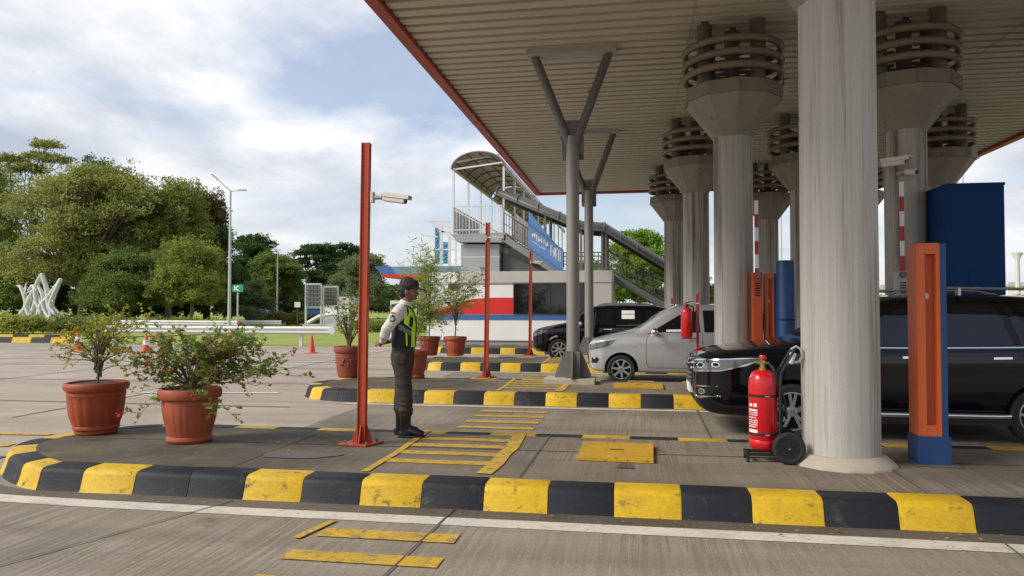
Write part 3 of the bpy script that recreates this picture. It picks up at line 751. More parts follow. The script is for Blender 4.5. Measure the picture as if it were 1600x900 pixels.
for a, b_ in (((826,350),(880,391)),((827,388),(878,424))):
    a = fq(*a); b_ = fq(*b_); m.bar((a.x,FY-.08,a.z),(b_.x,FY-.08,b_.z),.04,.05)
m.build('rail', M['galv_dark'], bn, smooth=0)

# ================================================================== FAR TOLL GATE
tg = thing('far_toll_gate', 'distant flat toll gate roof with blue tip and red lower edge', 'toll gate', (-20, 60, 0))
def tq(px, py, Y=60): return V(px, py, Y)
a, b_ = tq(585,417), tq(735,417); z0, z1 = tq(650,433).z, tq(650,416).z
xt = tq(597,430).x
m = MB(); m.prism([(a.x,60,z1),(b_.x,60,z1),(b_.x,60,z0+.25),(xt,60,z0+.25)], (0,9,0)); m.build('roof', M['cornice'], tg, smooth=0)
m = MB(); m.prism([(a.x,59.97,z1),(a.x+1.5,59.97,z1),(a.x+1.9,59.97,z0+.27),(xt-.02,59.97,z0+.27)], (0,.02,0)); m.build('blue_tip', M['wall_blue'], tg, smooth=0)
m = MB(); m.box(a.x+1.6, b_.x, 59.975, 59.99, z0+.27, z1-.02); m.build('fascia', mat('fascia_pale_blue', (.16,.26,.36), .5), tg, smooth=0)
m = MB(); m.box(xt, b_.x, 59.95, 69, z0, z0+.25); m.build('red_edge', M['wall_red'], tg, smooth=0)
for px in (612, 640, 668, 700):
    q = tq(px,480); m = MB(); m.box(q.x-.3, q.x+.3, 64, 64.6, 0, z0); m.build('pillar', M['white_paint'], tg, smooth=0)
for px, w in ((610,1.5),(652,1.6)):
    q = tq(px,480); m = MB(); m.box(q.x-w/2, q.x+w/2, 62.2, 63.8, 0, 2.2); bt = m.build('booth', M['white_paint'], tg, smooth=0)
    m = MB(); m.box(q.x-w/2+.1, q.x+w/2-.1, 62.17, 62.21, 1.0, 1.9); m.build('window', M['dark_glass'], bt, smooth=0)
    m = MB(); m.box(q.x-w/2-.01, q.x+w/2+.01, 62.18, 62.2, .3, .7); m.build('stripe', M['wall_blue'], bt, smooth=0)
# lattice pylons standing behind it
py = thing('lattice_pylon', 'tall white steel gate pylon with pale blue lattice panels', 'pylon', (tq(695,480,72).x, 72, 0))
m = MB()
for px in (679,688,690,701,703,712):
    q = tq(px,480,72); zz = tq(px,353 if px < 700 else 362,72).z; m.bar((q.x,72,0),(q.x,72,zz),.14,.14)
for a, b_ in (((664,345),(716,358)),((658,367),(684,370)),((676,350),(714,378)),((678,390),(713,390)),((686,362),(715,362)),((672,345),(702,347))):
    p, q = tq(*a,72), tq(*b_,72); m.bar((p.x,72,p.z),(q.x,72,q.z),.16,.16)
m.build('frame', M['frame_white'], py, smooth=0)
for x0, x1, y0, y1 in ((680,688,356,412),(692,702,378,412)):
    p, q = tq(x0,y1,72), tq(x1,y0,72); m = MB(); n = 5
    for i in range(n):
        za, zb = p.z+(q.z-p.z)*i/n, p.z+(q.z-p.z)*(i+1)/n
        m.bar((p.x,72,za),(q.x,72,zb),.09,.09); m.bar((q.x,72.03,za),(p.x,72.03,zb),.09,.09)
    m.box(p.x, q.x, 72.1, 72.14, p.z, q.z); m.build('lattice_panel', [M['lattice_blue']], py, smooth=0)
# ================================================================== ORANGE CAMERA POLES
def make_pole(x, y, label, h=3.14):
    b = Vector((x, y, .2)); t = thing('camera_pole', label, 'pole', b, 'orange camera poles on the islands')
    m = MB(); s = .039; lean = .035
    m.bar(b+Vector((0,0,.02)), b+Vector((lean,0,h)), s*1.9, s*1.9, up=(0,1,0))
    m.bar(b+Vector((-.039,-.042,.02)), b+Vector((-.039+lean,-.042,h)), .014, .02, up=(0,1,0)); m.bar(b+Vector((.039,-.042,.02)), b+Vector((.039+lean,-.042,h)), .014, .02, up=(0,1,0))
    m.build('post', M['orange'], t, smooth=0, bevel=.004)
    m = MB(); m.prism([b+Vector(p) for p in ((-.22,-.12,0),(.10,-.16,0),(.20,.10,0),(-.12,.16,0))], (0,0,.02)); pl = m.build('base_plate', M['orange'], t, smooth=0, bevel=.003)
    for dx, dy in ((-.15,-.08),(.08,-.10),(.13,.07),(-.09,.10)):
        m = MB(); m.lathe([(.013,.015),(.013,.045)], b+Vector((dx,dy,0)), 6); m.build('bolt', M['galv_dark'], pl, smooth=0)
    for dx, dy in ((1,0),(-1,0),(0,1),(0,-1)):
        m = MB(); q = Vector((-dy,dx,0))*.006; d = Vector((dx,dy,0))
        m.prism([b+d*.04+q+Vector((0,0,.02)), b+d*.115+q+Vector((0,0,.02)), b+d*.05+q+Vector((0,0,.20)), b+d*.04+q+Vector((0,0,.20))], -q*2); m.build('gusset', M['orange'], t, smooth=0)
    return t
pA = make_pole(-2.79, 7.33, 'nearest tall orange steel pole with camera, standing left of the guard')
pB = dup(pA, (-2.93, 14.55, .2), 'middle orange pole on second island, in front of the white office', scale=(1,1,.995))
pC = dup(pA, (-3.02, 21.5, .2), 'farthest and thinnest orange pole, in front of the office window', scale=(1,1,.98))
def make_cam(base, aim, label, s=1.0, col='white_plastic'):
    """bullet camera: bracket plate, knuckle arm, housing with hood"""
    base = Vector(base); t = thing('security_camera', label, 'camera', base, 'bullet cameras on the orange poles')
    d = Vector(aim).normalized(); up = Vector((0,0,1)); r = d.cross(up).normalized(); u = r.cross(d)
    m = MB(); m.bar(base, base+Vector((.035*s,0,0)), .075*s, .13*s, up=(0,0,1)); m.build('bracket', M[col], t, smooth=0, bevel=.006*s)
    e = base+Vector((.13*s,0,.0)); m = MB(); m.tube([base+Vector((.03*s,0,.0)), e], .03*s, 10); m.ell(e, (.035*s,)*3, 10, 8); m.build('arm', M['grey_plastic'], t)
    a = e+d*.03*s; b = a+d*.30*s; Mx = Matrix((d, r, u)).transposed().to_4x4(); Mx.translation = a
    m = MB(); m.box(0, .28*s, -.045*s, .045*s, -.045*s, .045*s, 0, Mx); m.build('housing', M[col], t, smooth=0, bevel=.014*s)
    m = MB(); m.box(-.01*s, .33*s, -.052*s, .052*s, .047*s, .058*s, 0, Mx); m.box(.0, .33*s, -.056*s, -.050*s, .01*s, .055*s, 0, Mx); m.box(.0, .33*s, .050*s, .056*s, .01*s, .055*s, 0, Mx); m.build('hood', M[col], t, smooth=0)
    m = MB(); Mx2 = Mx.copy(); m.box(.279*s, .286*s, -.036*s, .036*s, -.036*s, .036*s, 0, Mx); m.build('lens', M['black'], t, smooth=0)
    return t
q = V(583,309,7.33); make_cam((q.x-.01, 7.30, q.z), (1,-.1,-.16), 'large weathered bullet camera high on the nearest orange pole', .88)
q = V(760,372,14.55); make_cam((q.x, 14.5, q.z), (1,-.2,-.13), 'small bullet camera on the middle orange pole', .8, 'grey_plastic')
q = V(829,410,21.5); make_cam((q.x, 21.45, q.z), (1,-.2,-.1), 'tiny bullet camera on the farthest orange pole', .8, 'grey_plastic')
# camera on the second ringed column
q = V(1381,254,12.9); ct = make_cam((q.x-.22, 12.95, q.z-.02), (.82,-.75,-.02), 'big white box camera mounted up on the ringed column right of the nearest column', 1.35); ct['group'] = 'cameras on the columns'
q = V(1405,270,12.98); t = thing('dome_camera', 'small round white camera under the big one on the ringed column', 'camera', (q.x,12.98,q.z))
m = MB(); m.tube([(q.x,13.07,q.z),(q.x+.02,12.95,q.z),(q.x+.1,12.9,q.z)], .025, 8); m.build('bracket', M['grey_plastic'], t)
m = MB(); m.tube([(q.x+.06,12.9,q.z),(q.x+.20,12.83,q.z-.02)], [.055,.06], 14); hh = m.build('housing', M['white_plastic'], t, smooth=50)
m = MB(); m.ell((q.x+.205,12.828,q.z-.021), (.035,.035,.035), 10, 8); m.build('lens', M['black'], hh)

# ================================================================== ORANGE AND BLUE ISLAND POSTS
def make_island_post(x, y, label):
    b = Vector((x, y, .2)); t = thing('island_post', label, 'post', b, 'orange and blue boxed posts on the islands')
    w, d, h = .235, .24, 2.0
    m = MB(); m.box(x-.04, x+w+.09, y-.05, y+d+.05, .2, .212); m.build('base_plate', M['galv_dark'], t, smooth=0)
    m = MB(); m.box(x-.012, x+w+.03, y-.012, y+d+.012, .212, .46); m.build('base_box', M['blue_paint'], t, smooth=0, bevel=.004)
    m = MB(); z0, z1 = .46, .2+h
    m.box(x, x+.018, y, y+d, z0, z1); m.box(x+.018, x+w-.04, y+.07, y+d, z0, z1)
    m.box(x+.018, x+.07, y, y+.07, z0, z1); m.box(x+.07, x+.16, y, y+.07, z0, z0+.10); m.box(x+.07, x+.16, y, y+.07, z1-.10, z1); m.box(x+.16, x+w-.04, y, y+.07, z0, z1)
    m.build('cabinet', M['orange_light'], t, smooth=0, bevel=.003)
    m = MB(); m.box(x+.072, x+.158, y+.062, y+.072, z0+.1, z1-.1); m.build('recess', M['orange_deep'], t, smooth=0)
    m = MB(); m.box(x+w-.038, x+w+.014, y+.004, y+d-.002, z0, z1-.006); m.build('back_panel', M['blue_paint'], t, smooth=0, bevel=.003)
    m = MB(); m.prism([(x+.10+.022*math.cos(a), y+.058, 1.72+.03*math.sin(a)+(.012 if i % 3 == 0 else 0)) for i, a in enumerate([2*PI*i/9 for i in range(9)])], (0,.004,0)); m.build('sticker', M['white_plastic'], t, smooth=0)
    return t
ip = make_island_post(2.525, 7.16, 'nearest tall orange and blue boxed post, standing right of the thick column')
dup(ip, (6.75, 13.1, .2), 'small far orange boxed post at the right picture edge behind the black car')
dup(ip, (V(1195,400,13.0).x, 13.0, .2), 'orange boxed post just left of the blue cylinder, behind the black car windscreen', scale=(.75,.8,1.0))
t = thing('barrier_machine', 'orange barrier cabinet with raised red and white arm, touching the ringed column', 'barrier', (V(1180,400,12.95).x+.05,12.95,.2), 'raised toll barriers')
def barrier(t, x, y, z0, z1, h0, cm):
    m = MB(); m.box(x-.075, x+.085, y, y+.22, .2, h0); c = m.build('cabinet', M[cm], t, smooth=0, bevel=.006)
    m = MB()
    for i in range(6): m.box(x-.04, x+.05, y-.006, y, h0-.2-.04*i, h0-.18-.04*i)
    m.build('vent', M['seam'], c, smooth=0)
    m = MB(); n = 6
    for i in range(n):
        a, b_ = z0+(z1-z0)*i/n, z0+(z1-z0)*(i+1)/n; m.box(x-.045, x+.015, y-.06, y-.03, a, b_, (i+1) % 2)
    m.build('arm', [M['white_paint'], M['red_dull']], t, smooth=0)
    m = MB(); m.lathe([(.05,-.07),(.05,.0)], (x,y,h0-.06), 12, axis='y'); m.build('hub', M['galv_dark'], t)
barrier(t, V(1180,400,12.95).x+.03, 12.95, 2.05, 3.42, 2.21, 'orange_deep')
t = thing('barrier_machine', 'grey barrier cabinet with tall raised red and white arm right of the nearest column', 'barrier', (V(1410,400,12.6).x,12.75,.2), 'raised toll barriers')
barrier(t, V(1410,400,12.6).x, 12.6, 2.2, 3.62, 2.2, 'grey_plastic')
t = thing('blue_cylinder', 'dark blue upright cylinder between the orange cabinets and the nearest column', 'cylinder', (V(1227,400,12.9).x,12.9,.2))
bcx = V(1227,400,12.9).x
m = MB(); m.lathe([(.148,0),(.148,2.17),(.135,2.2)], (bcx,12.9,.2), 28); m.build('shell', M['blue_paint'], t, smooth=40)
m = MB(); m.lathe([(.153,1.2),(.153,1.23)], (bcx,12.9,.2), 28); m.lathe([(.19,0),(.19,.03)], (bcx,12.9,.2), 28); m.build('band', M['navy'], t, smooth=40)
# tall navy booth
x0, x1 = V(1480,400,12.45).x, V(1572,440,12.45).x
t = thing('booth_cabinet', 'tall plain navy blue booth standing behind the black car', 'booth', ((x0+x1)/2, 12.9, .2))
m = MB(); zt = V(1520,287,12.45).z
m.prism([(x0,12.45,.2),(x1,12.45,.2),(x1,12.45,zt),(x0,12.45,zt)], (0,1.1,0)); m.build('shell', M['navy'], t, smooth=0, bevel=.012)
m = MB(); m.box(x0-.006, x1+.006, 12.44, 13.556, zt-.03, zt+.012); m.build('cap', M['navy'], t, smooth=0)
m = MB(); m.box(x0+.3, x1-.12, 12.445, 12.46, .3, 2.2); m.build('door', M['navy'], t, smooth=0)
# ---- extinguishers on red poles
def post_ext(x, y, label, ext=True):
    t = thing('red_post', label, 'post', (x,y,.2), 'red posts holding extinguishers')
    m = MB(); m.bar((x,y,.2),(x,y,1.86),.05,.05); m.build('pole', M['red_dull'], t, smooth=0)
    m = MB(); m.box(x-.03,x+.03,y-.03,y+.03,1.68,1.70); m.build('collar', M['sign_white'], t, smooth=0)
    m = MB(); m.box(x-.08,x+.08,y-.08,y+.08,.2,.22); m.build('foot', M['red_dull'], t, smooth=0)
    return t
def small_ext(x, y, z, label):
    t = thing('fire_extinguisher', label, 'extinguisher', (x,y,z))
    m = MB(); m.lathe([(.0,0),(.09,0),(.105,.02),(.105,.46),(.09,.52),(.05,.555),(.03,.57)], (x,y,z), 24); m.build('tank', M['red_paint'], t, smooth=45)
    m = MB(); m.lathe([(.03,.56),(.03,.62)], (x,y,z), 10); m.bar((x-.04,y,z+.63),(x+.09,y,z+.67),.03,.02); m.build('valve', M['black'], t)
    m = MB(); m.tube([(x+.03,y,z+.6),(x+.12,y,z+.56),(x+.135,y,z+.3),(x+.12,y,z+.1)], .014, 8); m.build('hose', M['black'], t)
    m = MB(); m.box(x-.1,x+.18,y-.02,y+.02,z-.03,z-.005); m.build('bracket', M['red_dull'], t, smooth=0)
post_ext(1.17, 14.1, 'red post holding an extinguisher in front of the silver car door')
q = V(1074,527,14.05); small_ext(q.x-.01, 14.05, q.z, 'red fire extinguisher hung on the red post in front of the silver car')
post_ext(1.0, 20.0, 'far red post poking up behind the silver car roof')
post_ext(2.95, 12.8, 'red post half hidden at the left edge of the nearest column, beside the blue cylinder')
# ================================================================== WHEELED EXTINGUISHER
ex, ey = 1.18, 7.16
E = thing('wheeled_extinguisher', 'big red wheeled fire extinguisher with black hose and black wheels beside the column', 'extinguisher', (ex, ey, .2))
zb = .30
m = MB(); m.lathe([(.0,0),(.09,0),(.122,.03),(.128,.06),(.128,.095),(.124,.10),(.128,.105),(.128,.60),(.122,.66),(.10,.71),(.06,.735),(.035,.74)], (ex,ey,zb), 40); tank = m.build('tank', M['red_paint'], E, smooth=50)
def ring_label(name, a0, a1, z0, z1, mt, r=.1292):
    m = MB(); n = max(2, int((a1-a0)/6)); vs = []
    for i in range(n+1):
        a = R(a0+(a1-a0)*i/n); vs += [(ex+r*math.cos(a), ey+r*math.sin(a), zb+z0), (ex+r*math.cos(a), ey+r*math.sin(a), zb+z1)]
    m.add(vs, [(2*i, 2*i+2, 2*i+3, 2*i+1) for i in range(n)]); return m.build(name, mt, tank, smooth=60)
rg = random.Random(3)
mbl = [(196,214,.405,.43),(222,236,.405,.435),(192,238,.365,.38)]
for z in (.215,.235,.255,.275,.30,.325,.345):
    a = 192
    while a < 236:
        w = rg.uniform(3,8); mbl.append((a, min(a+w,238), z, z+rg.uniform(.006,.013))); a += w+rg.uniform(1.5,4)
mbl += [(193,238,.165,.195)]
mm = MB()
for a0, a1, z0, z1 in mbl:
    n = max(1, int((a1-a0)/6)); vs = []; r = .1292
    for i in range(n+1):
        a = R(a0+(a1-a0)*i/n); vs += [(ex+r*math.cos(a), ey+r*math.sin(a), zb+z0), (ex+r*math.cos(a), ey+r*math.sin(a), zb+z1)]
    mm.add(vs, [(2*i, 2*i+2, 2*i+3, 2*i+1) for i in range(n)])
mm.build('label_print', M['sign_white'], tank, smooth=0)
for z in (.155, .505):
    m = MB(); m.lathe([(.129,z-.012),(.1325,z-.010),(.1325,z+.010),(.129,z+.012)], (ex,ey,zb), 40, caps=False); sp = m.build('strap', M['black'], E, smooth=50)
    m = MB(); m.box(ex-.005, ex+.035, ey-.14, ey-.128, zb+z-.006, zb+z+.006); m.build('buckle', M['chrome'], sp, smooth=0)
m = MB(); m.lathe([(.034,.73),(.034,.76),(.024,.765),(.024,.80)], (ex,ey,zb), 16); m.tube([(ex-.055,ey,zb+.80),(ex+.06,ey,zb+.80)], .014, 10); m.tube([(ex,ey-.05,zb+.815),(ex,ey+.04,zb+.815)], .016, 10); m.build('valve', M['brass'], E, smooth=40)
m = MB(); m.lathe([(.025,.83),(.03,.835),(.03,.865),(.024,.875)], (ex,ey,zb), 14); m.build('valve_cap', M['red_paint'], E, smooth=40)
m = MB(); m.tube([(ex+.05,ey,zb+.80),(ex+.09,ey-.04,zb+.76),(ex+.115,ey-.06,zb+.6),(ex+.15,ey-.06,zb+.42),(ex+.20,ey-.04,zb+.30),(ex+.19,ey-.02,zb+.45),(ex+.14,ey,zb+.62),(ex+.10,ey+.02,zb+.75)], .013, 10)
m.tube([(ex+.06,ey+.02,zb+.80),(ex+.10,ey-.03,zb+.72),(ex+.14,ey-.04,zb+.55),(ex+.17,ey-.03,zb+.34),(ex+.155,ey,zb+.2)], .013, 10); m.build('hose', M['black'], E, smooth=60)
m = MB()
for dy in (-.09,.09):
    m.tube([(ex+.13,ey+dy,zb-.05),(ex+.135,ey+dy,zb+.55),(ex+.15,ey+dy*.9,zb+.72),(ex+.27,ey+dy*.8,zb+.93)], .013, 8)
m.tube([(ex+.27,ey-.075,zb+.93),(ex+.27,ey+.075,zb+.93)], .013, 8)
m.bar((ex-.16,ey-.09,zb-.03),(ex+.2,ey-.09,zb-.03),.03,.025); m.bar((ex-.16,ey+.09,zb-.03),(ex+.2,ey+.09,zb-.03),.03,.025)
m.bar((ex-.15,ey-.11,zb-.03),(ex-.15,ey+.11,zb-.03),.03,.025); m.bar((ex-.15,ey-.09,zb-.03),(ex-.15,ey-.09,zb-.1),.025,.025); m.bar((ex-.15,ey+.09,zb-.03),(ex-.15,ey+.09,zb-.1),.025,.025)
m.tube([(ex+.195,ey-.17,zb+.045),(ex+.195,ey+.17,zb+.045)], .014, 8); m.bar((ex+.13,ey-.09,zb-.02),(ex+.195,ey-.09,zb+.05),.03,.03); m.bar((ex+.13,ey+.09,zb-.02),(ex+.195,ey+.09,zb+.05),.03,.03); m.build('trolley_frame', M['black'], E, smooth=40)
m = MB(); m.tube([(ex+.27,ey-.02,zb+.90),(ex+.245,ey-.02,zb+.80)], [.03,.022], 10); m.build('nozzle', M['sign_white'], E)
m = MB(); m.tube([(ex+.25,ey-.03,zb+.93),(ex+.29,ey-.04,zb+.96),(ex+.335,ey-.04,zb+.93),(ex+.345,ey-.04,zb+.87),(ex+.32,ey-.03,zb+.82),(ex+.28,ey-.02,zb+.81)], .012, 8); m.build('rope', M['cornice'], E)
for dy in (-.165, .165):
    c = (ex+.195, ey+dy, .2+.145)
    m = MB(); m.torus(c, .119, .027, 40, 10, axis='y'); m.lathe([(.09,-.02),(.116,-.022),(.116,.022),(.09,.02)], c, 40, axis='y', caps=False); wh = m.build('wheel', M['rubber'], E, smooth=60)
    m = MB(); m.lathe([(.0,-.010),(.09,-.012),(.094,.0),(.09,.012),(.0,.010)], c, 32, axis='y')
    for i in range(8):
        a = 2*PI*i/8; m.bar((c[0]+.02*math.cos(a), c[1], c[2]+.02*math.sin(a)), (c[0]+.088*math.cos(a), c[1], c[2]+.088*math.sin(a)), .016, .04, up=(0,1,0))
    m.lathe([(.026,-.026),(.026,.026)], c, 16, axis='y'); m.build('rim', M['black'], wh, smooth=40)
    m = MB(); m.lathe([(.010,-.032),(.010,.032)], c, 12, axis='y'); m.build('hub', M['chrome'], wh)
# ================================================================== COVER PLATES
def cover(name, pts, label, z=.2, th=.035):
    c = sum((Vector((p[0],p[1],0)) for p in pts), Vector())/4; t = thing('cover_plate', label, 'cover', (c.x,c.y,z), 'yellow cover plates on the islands')
    m = MB(); m.prism([(p[0],p[1],z) for p in pts], (0,0,th)); m.build('plate', worn_paint(name, (.55,.31,.02), (.2,.13,.05), .57, 22, .5, dark=(.2,.12,.03)), t, smooth=0, bevel=.003)
    m = MB(); m.box(c.x-.07, c.x+.07, c.y-.012, c.y+.012, z+th+.001, z+th+.004); m.build('slot', M['seam'], t, smooth=0); return t
cover('cover_a', [(-.52,6.88),(.17,6.84),(.19,7.66),(-.52,7.68)], 'large yellow steel cover plate on the nearest island')
m = MB(); m.prism([(-.16,6.60,.2035),(.0,6.60,.2035),(-.04,6.83,.2035),(-.12,6.83,.2035)], (0,0,.002)); m.build('road_patch', M['puddle'], smooth=0, kind='structure')
cover('cover_b', [(-.35,13.0),(.5,13.0),(.5,13.7),(-.35,13.7)], 'small yellow cover plate on the second island beside the forked post')
# ================================================================== CONES, RAILS, LAMPS, SIGNS
def make_cone(loc, label, h=.72, m_='cone', band=False):
    loc = Vector(loc); t = thing('traffic_cone', label, 'cone', loc, 'orange traffic cones on the plaza')
    s = h/.72
    m = MB(); m.box(loc.x-.2*s, loc.x+.2*s, loc.y-.2*s, loc.y+.2*s, loc.z, loc.z+.035*s); m.build('base', M[m_] if not band else M['cone'], t, smooth=0, bevel=.01)
    m = MB(); m.lathe([(.15*s,.03*s),(.135*s,.10*s),(.035*s,.70*s),(.03*s,.72*s),(.0,.72*s)], loc, 20); b = m.build('body', M[m_], t, smooth=50)
    if band:
        m = MB(); m.lathe([(.108*s,.28*s),(.078*s,.46*s)], loc, 20, caps=False); m.build('band', M['sign_white'], b, smooth=50)
    return t
g = G(487,552); make_cone(g, 'bright orange-red traffic cone in front of the end of the white guard rail', .64, 'cone_red')
g = G(228,551); make_cone(g, 'weathered orange cone behind the two front pots', .70, 'cone', True)
g = G(122,548); make_cone(g, 'orange and white cone half hidden by the golden potted shrub', .85, 'cone', True)
for i, (px, py) in enumerate(((450,511),(464,511),(475,511),(486,511))):
    q = V(px,py,62); make_cone((q.x,62,0), 'far red cones in a row on the lawn behind the guard rail', .95, 'cone_red')
q = V(505,478,38)
def guard_rail(name, label, p0, p1, z, n, th=.31, post_m='rail', group='guard rails along the lawn', postw=.12):
    p0 = Vector(p0); p1 = Vector(p1); t = thing('guard_rail', label, 'guard rail', (p0+p1)/2, group)
    d = (p1-p0).normalized(); nrm = Vector((d.y,-d.x,0)); 
    if nrm.y > 0: nrm = -nrm
    prof = [(0,th/2),(.05,th*.42),(.085,th*.30),(.085,th*.22),(.02,th*.06),(.02,-th*.06),(.085,-th*.22),(.085,-th*.30),(.05,-th*.42),(0,-th/2)]
    m = MB(); vs = []
    for p in (p0, p1):
        for o, h in prof: vs.append(p+nrm*o+Vector((0,0,z+h)))
    k = len(prof); m.add(vs, [(i, k+i, k+i+1, i+1) for i in range(k-1)])
    bm_ = m.build('beam', M['rail'], t, smooth=0); so = bm_.modifiers.new('s','SOLIDIFY'); so.thickness = .012
    for i in range(n):
        q = p0.lerp(p1, (i+.35)/n); m = MB(); m.box(q.x-postw/2, q.x+postw/2, q.y+.06, q.y+.18, 0, z+.08); m.build('post', M[post_m], t, smooth=0)
    return t
a, b_ = V(150,520,29.1), V(520,519,28.6)
gr = guard_rail('g', 'long white corrugated guard rail ending behind the orange-red cone', (a.x,29.1,0), (b_.x,28.6,0), .66, 5)
m = MB(); q = Vector((b_.x,28.55,.66)); m.lathe([(.155,-.05),(.155,.05)], q+Vector((-.02,0,0)), 16, axis='y'); m.build('end_cap', M['rail'], gr)
a, b_ = V(85,507,46), V(372,506,44); guard_rail('g', 'farther grey guard rail below the trees at left', (a.x,46,0), (b_.x,44,0), .58, 9)
a, b_ = V(360,509,52), V(440,507,52); guard_rail('g', 'short far guard rail on stubby posts beside the green sign', (a.x,52,0), (b_.x,52,0), .45, 4)
# street lamp
lq = V(358,515,42); t = thing('street_lamp', 'tall pale twin-armed street lamp beside the trees', 'street lamp', (lq.x,42,0))
zt = V(358,297,42).z; m = MB(); m.lathe([(.13,0),(.13,.6),(.105,.62),(.06,zt)], (lq.x,42,0), 14); m.build('pole', M['lamp_grey'], t, smooth=50)
for px, py in ((335,276),(379,297)):
    e = V(px,py,42); m = MB(); m.tube([(lq.x,42,zt-.05),(e.x,42,e.z)], [.05,.035], 8); ar = m.build('arm', M['lamp_grey'], t)
    m = MB(); dd = (Vector((e.x,42,e.z))-Vector((lq.x,42,zt))).normalized(); m.bar(Vector((e.x,42,e.z))-dd*.25, Vector((e.x,42,e.z))+dd*.25, .16, .08); m.build('lamp_head', M['grey_plastic'], ar, smooth=0)
for i in range(3):
    m = MB(); m.lathe([(.075,2.2+i*1.1),(.075,2.28+i*1.1)], (lq.x,42,0), 10); m.build('clamp', M['bark'], t)
def thin_lamp(px, pyt, Y, label, armpx=None, base=515):
    q = V(px,500,Y); zt = V(px,pyt,Y).z; t = thing('street_lamp', label, 'street lamp', (q.x,Y,0))
    m = MB(); m.lathe([(.10,0),(.06,zt)], (q.x,Y,0), 8); m.build('pole', M['lamp_grey'], t)
    if armpx:
        e = V(armpx[0],armpx[1],Y); m = MB(); m.tube([(q.x,Y,zt),(e.x,Y,e.z)], .05, 6); m.bar((e.x-.35,Y,e.z),(e.x+.35,Y,e.z),.2,.1); m.build('arm', M['lamp_grey'], t)
thin_lamp(433, 392, 78, 'tiny far street lamp in front of the dark rounded tree', (426,383))
thin_lamp(1508, 251, 60, 'tall pale lamp pole above the navy booth', (1522,247))
thin_lamp(1222, 325, 70, 'thin pale pole seen between the far column and the nearest column')
thin_lamp(1480, 265, 85, 'hair-thin pale pole at the left edge of the navy booth top')
thin_lamp(566, 366, 95, 'far slim street lamp beside the top of the layered trees', (571,362))
# green K sign
kq = V(371,515,40); t = thing('road_sign', 'small green sign with white letter K on a thin post', 'sign', (kq.x,40,0)); zt = V(371,445,40).z; z0 = V(371,456,40).z
m = MB(); m.lathe([(.05,0),(.05,z0+.1)], (kq.x,40,0), 8); m.build('post', M['lamp_grey'], t)
sx0, sx1 = V(364.5,450,40).x, V(381,450,40).x
m = MB(); m.box(sx0, sx1, 39.9, 39.95, z0, zt); m.build('panel', M['sign_green'], t, smooth=0)
m = MB(); kx = sx0+.16; kh = zt-z0
def kbar(a, b_): m.bar((kx+a[0]*.3, 39.895, z0+kh*(.15+.7*a[1])), (kx+b_[0]*.3, 39.895, z0+kh*(.15+.7*b_[1])), .06, .006, up=(0,1,0))
kbar((0,0),(0,1)); kbar((.1,.5),(.8,1)); kbar((.1,.5),(.85,0)); m.build('letter', M['sign_white'], t, smooth=0)
# sign backs
def signback(x0, x1, y0, y1, Y, label):
    a, b_ = V(x0,y1,Y), V(x1,y0,Y); t = thing('sign_board', label, 'sign', ((a.x+b_.x)/2, Y, 0), 'sign boards seen from behind')
    m = MB(); m.box(a.x, b_.x, Y, Y+.06, a.z, b_.z); m.build('panel', M['sign_back'], t, smooth=0)
    m = MB()
    for q in range(1, 5): z = a.z+(b_.z-a.z)*q/5; m.box(a.x, b_.x, Y-.05, Y-.005, z-.04, z+.04)
    for q in range(1, 4): x = a.x+(b_.x-a.x)*q/4; m.box(x-.03, x+.03, Y-.06, Y-.02, a.z, b_.z)
    m.build('batten', M['galv_dark'], t, smooth=0)
    m = MB(); w = .09
    m.bar((a.x-.05,Y+.1,0),(a.x-.05,Y+.1,b_.z+.1),w*1.3,w*1.3); m.bar((b_.x+.05,Y+.1,0),(b_.x+.05,Y+.1,b_.z+.1),w*1.3,w*1.3); m.bar((a.x-.05,Y+.1,b_.z+.1),(b_.x+.05,Y+.1,b_.z+.1),w*1.3,w*1.3); m.build('frame', M['lamp_grey'], t, smooth=0)
signback(478,500,446,478,50,'taller grey sign board seen from behind, left of its twin')
signback(506,526,450,477,51,'lower grey sign board seen from behind, right of its twin')
q = V(464,476,58); t = thing('notice_board', 'small blank white notice board on a short post on the lawn', 'sign', (q.x,58,0)); a, b_ = V(460,480,58), V(469,472,58)
m = MB(); m.box(a.x,b_.x,58,58.05,a.z,b_.z); m.build('panel', M['sign_white'], t, smooth=0); m = MB(); m.bar((q.x,58.1,0),(q.x,58.1,a.z+.1),.1,.1); m.build('post', M['bark_dark'], t)
# picnic tables and blue covers on the lawn
for i, (px, lb) in enumerate(((425,'rustic wooden picnic table on the far lawn, left one'),(447,'rustic wooden picnic table on the far lawn, below the notice board'))):
    q = V(px,500,66); z = .9; t = thing('picnic_table', lb, 'table', (q.x,66,0), 'picnic tables under the trees')
    m = MB(); m.box(q.x-.9,q.x+.9,65.6,66.4,z,z+.08); m.build('tabletop', M['bark'], t, smooth=0)
    for dx in (-.7,.7): m = MB(); m.box(q.x+dx-.06,q.x+dx+.06,65.7,66.3,0,z); m.build('leg', M['bark'], t, smooth=0)
def tarp(px, py, w, h, Y, label, mt='tarp_blue'):
    q = V(px,py,Y); rr = random.Random(px); vs = []; 
    o = tag(MB().ell((q.x,Y,h*.5), (w/2,w*.4,h*.55), 16, 10).build('tarpaulin', M[mt], smooth=80), label, 'tarpaulin', 'blue covers on the lawn')
    n = len(o.data.vertices)
    for v in o.data.vertices: v.co *= 1; v.co += Vector(mnoise.noise_vector(v.co*1.3))*.14*h; v.co.z = max(0, v.co.z)
    pivot(o); return o
tarp(404,498,2.4,1.5,64,'crumpled pale blue tarpaulin heap on the lawn beside the hedge')
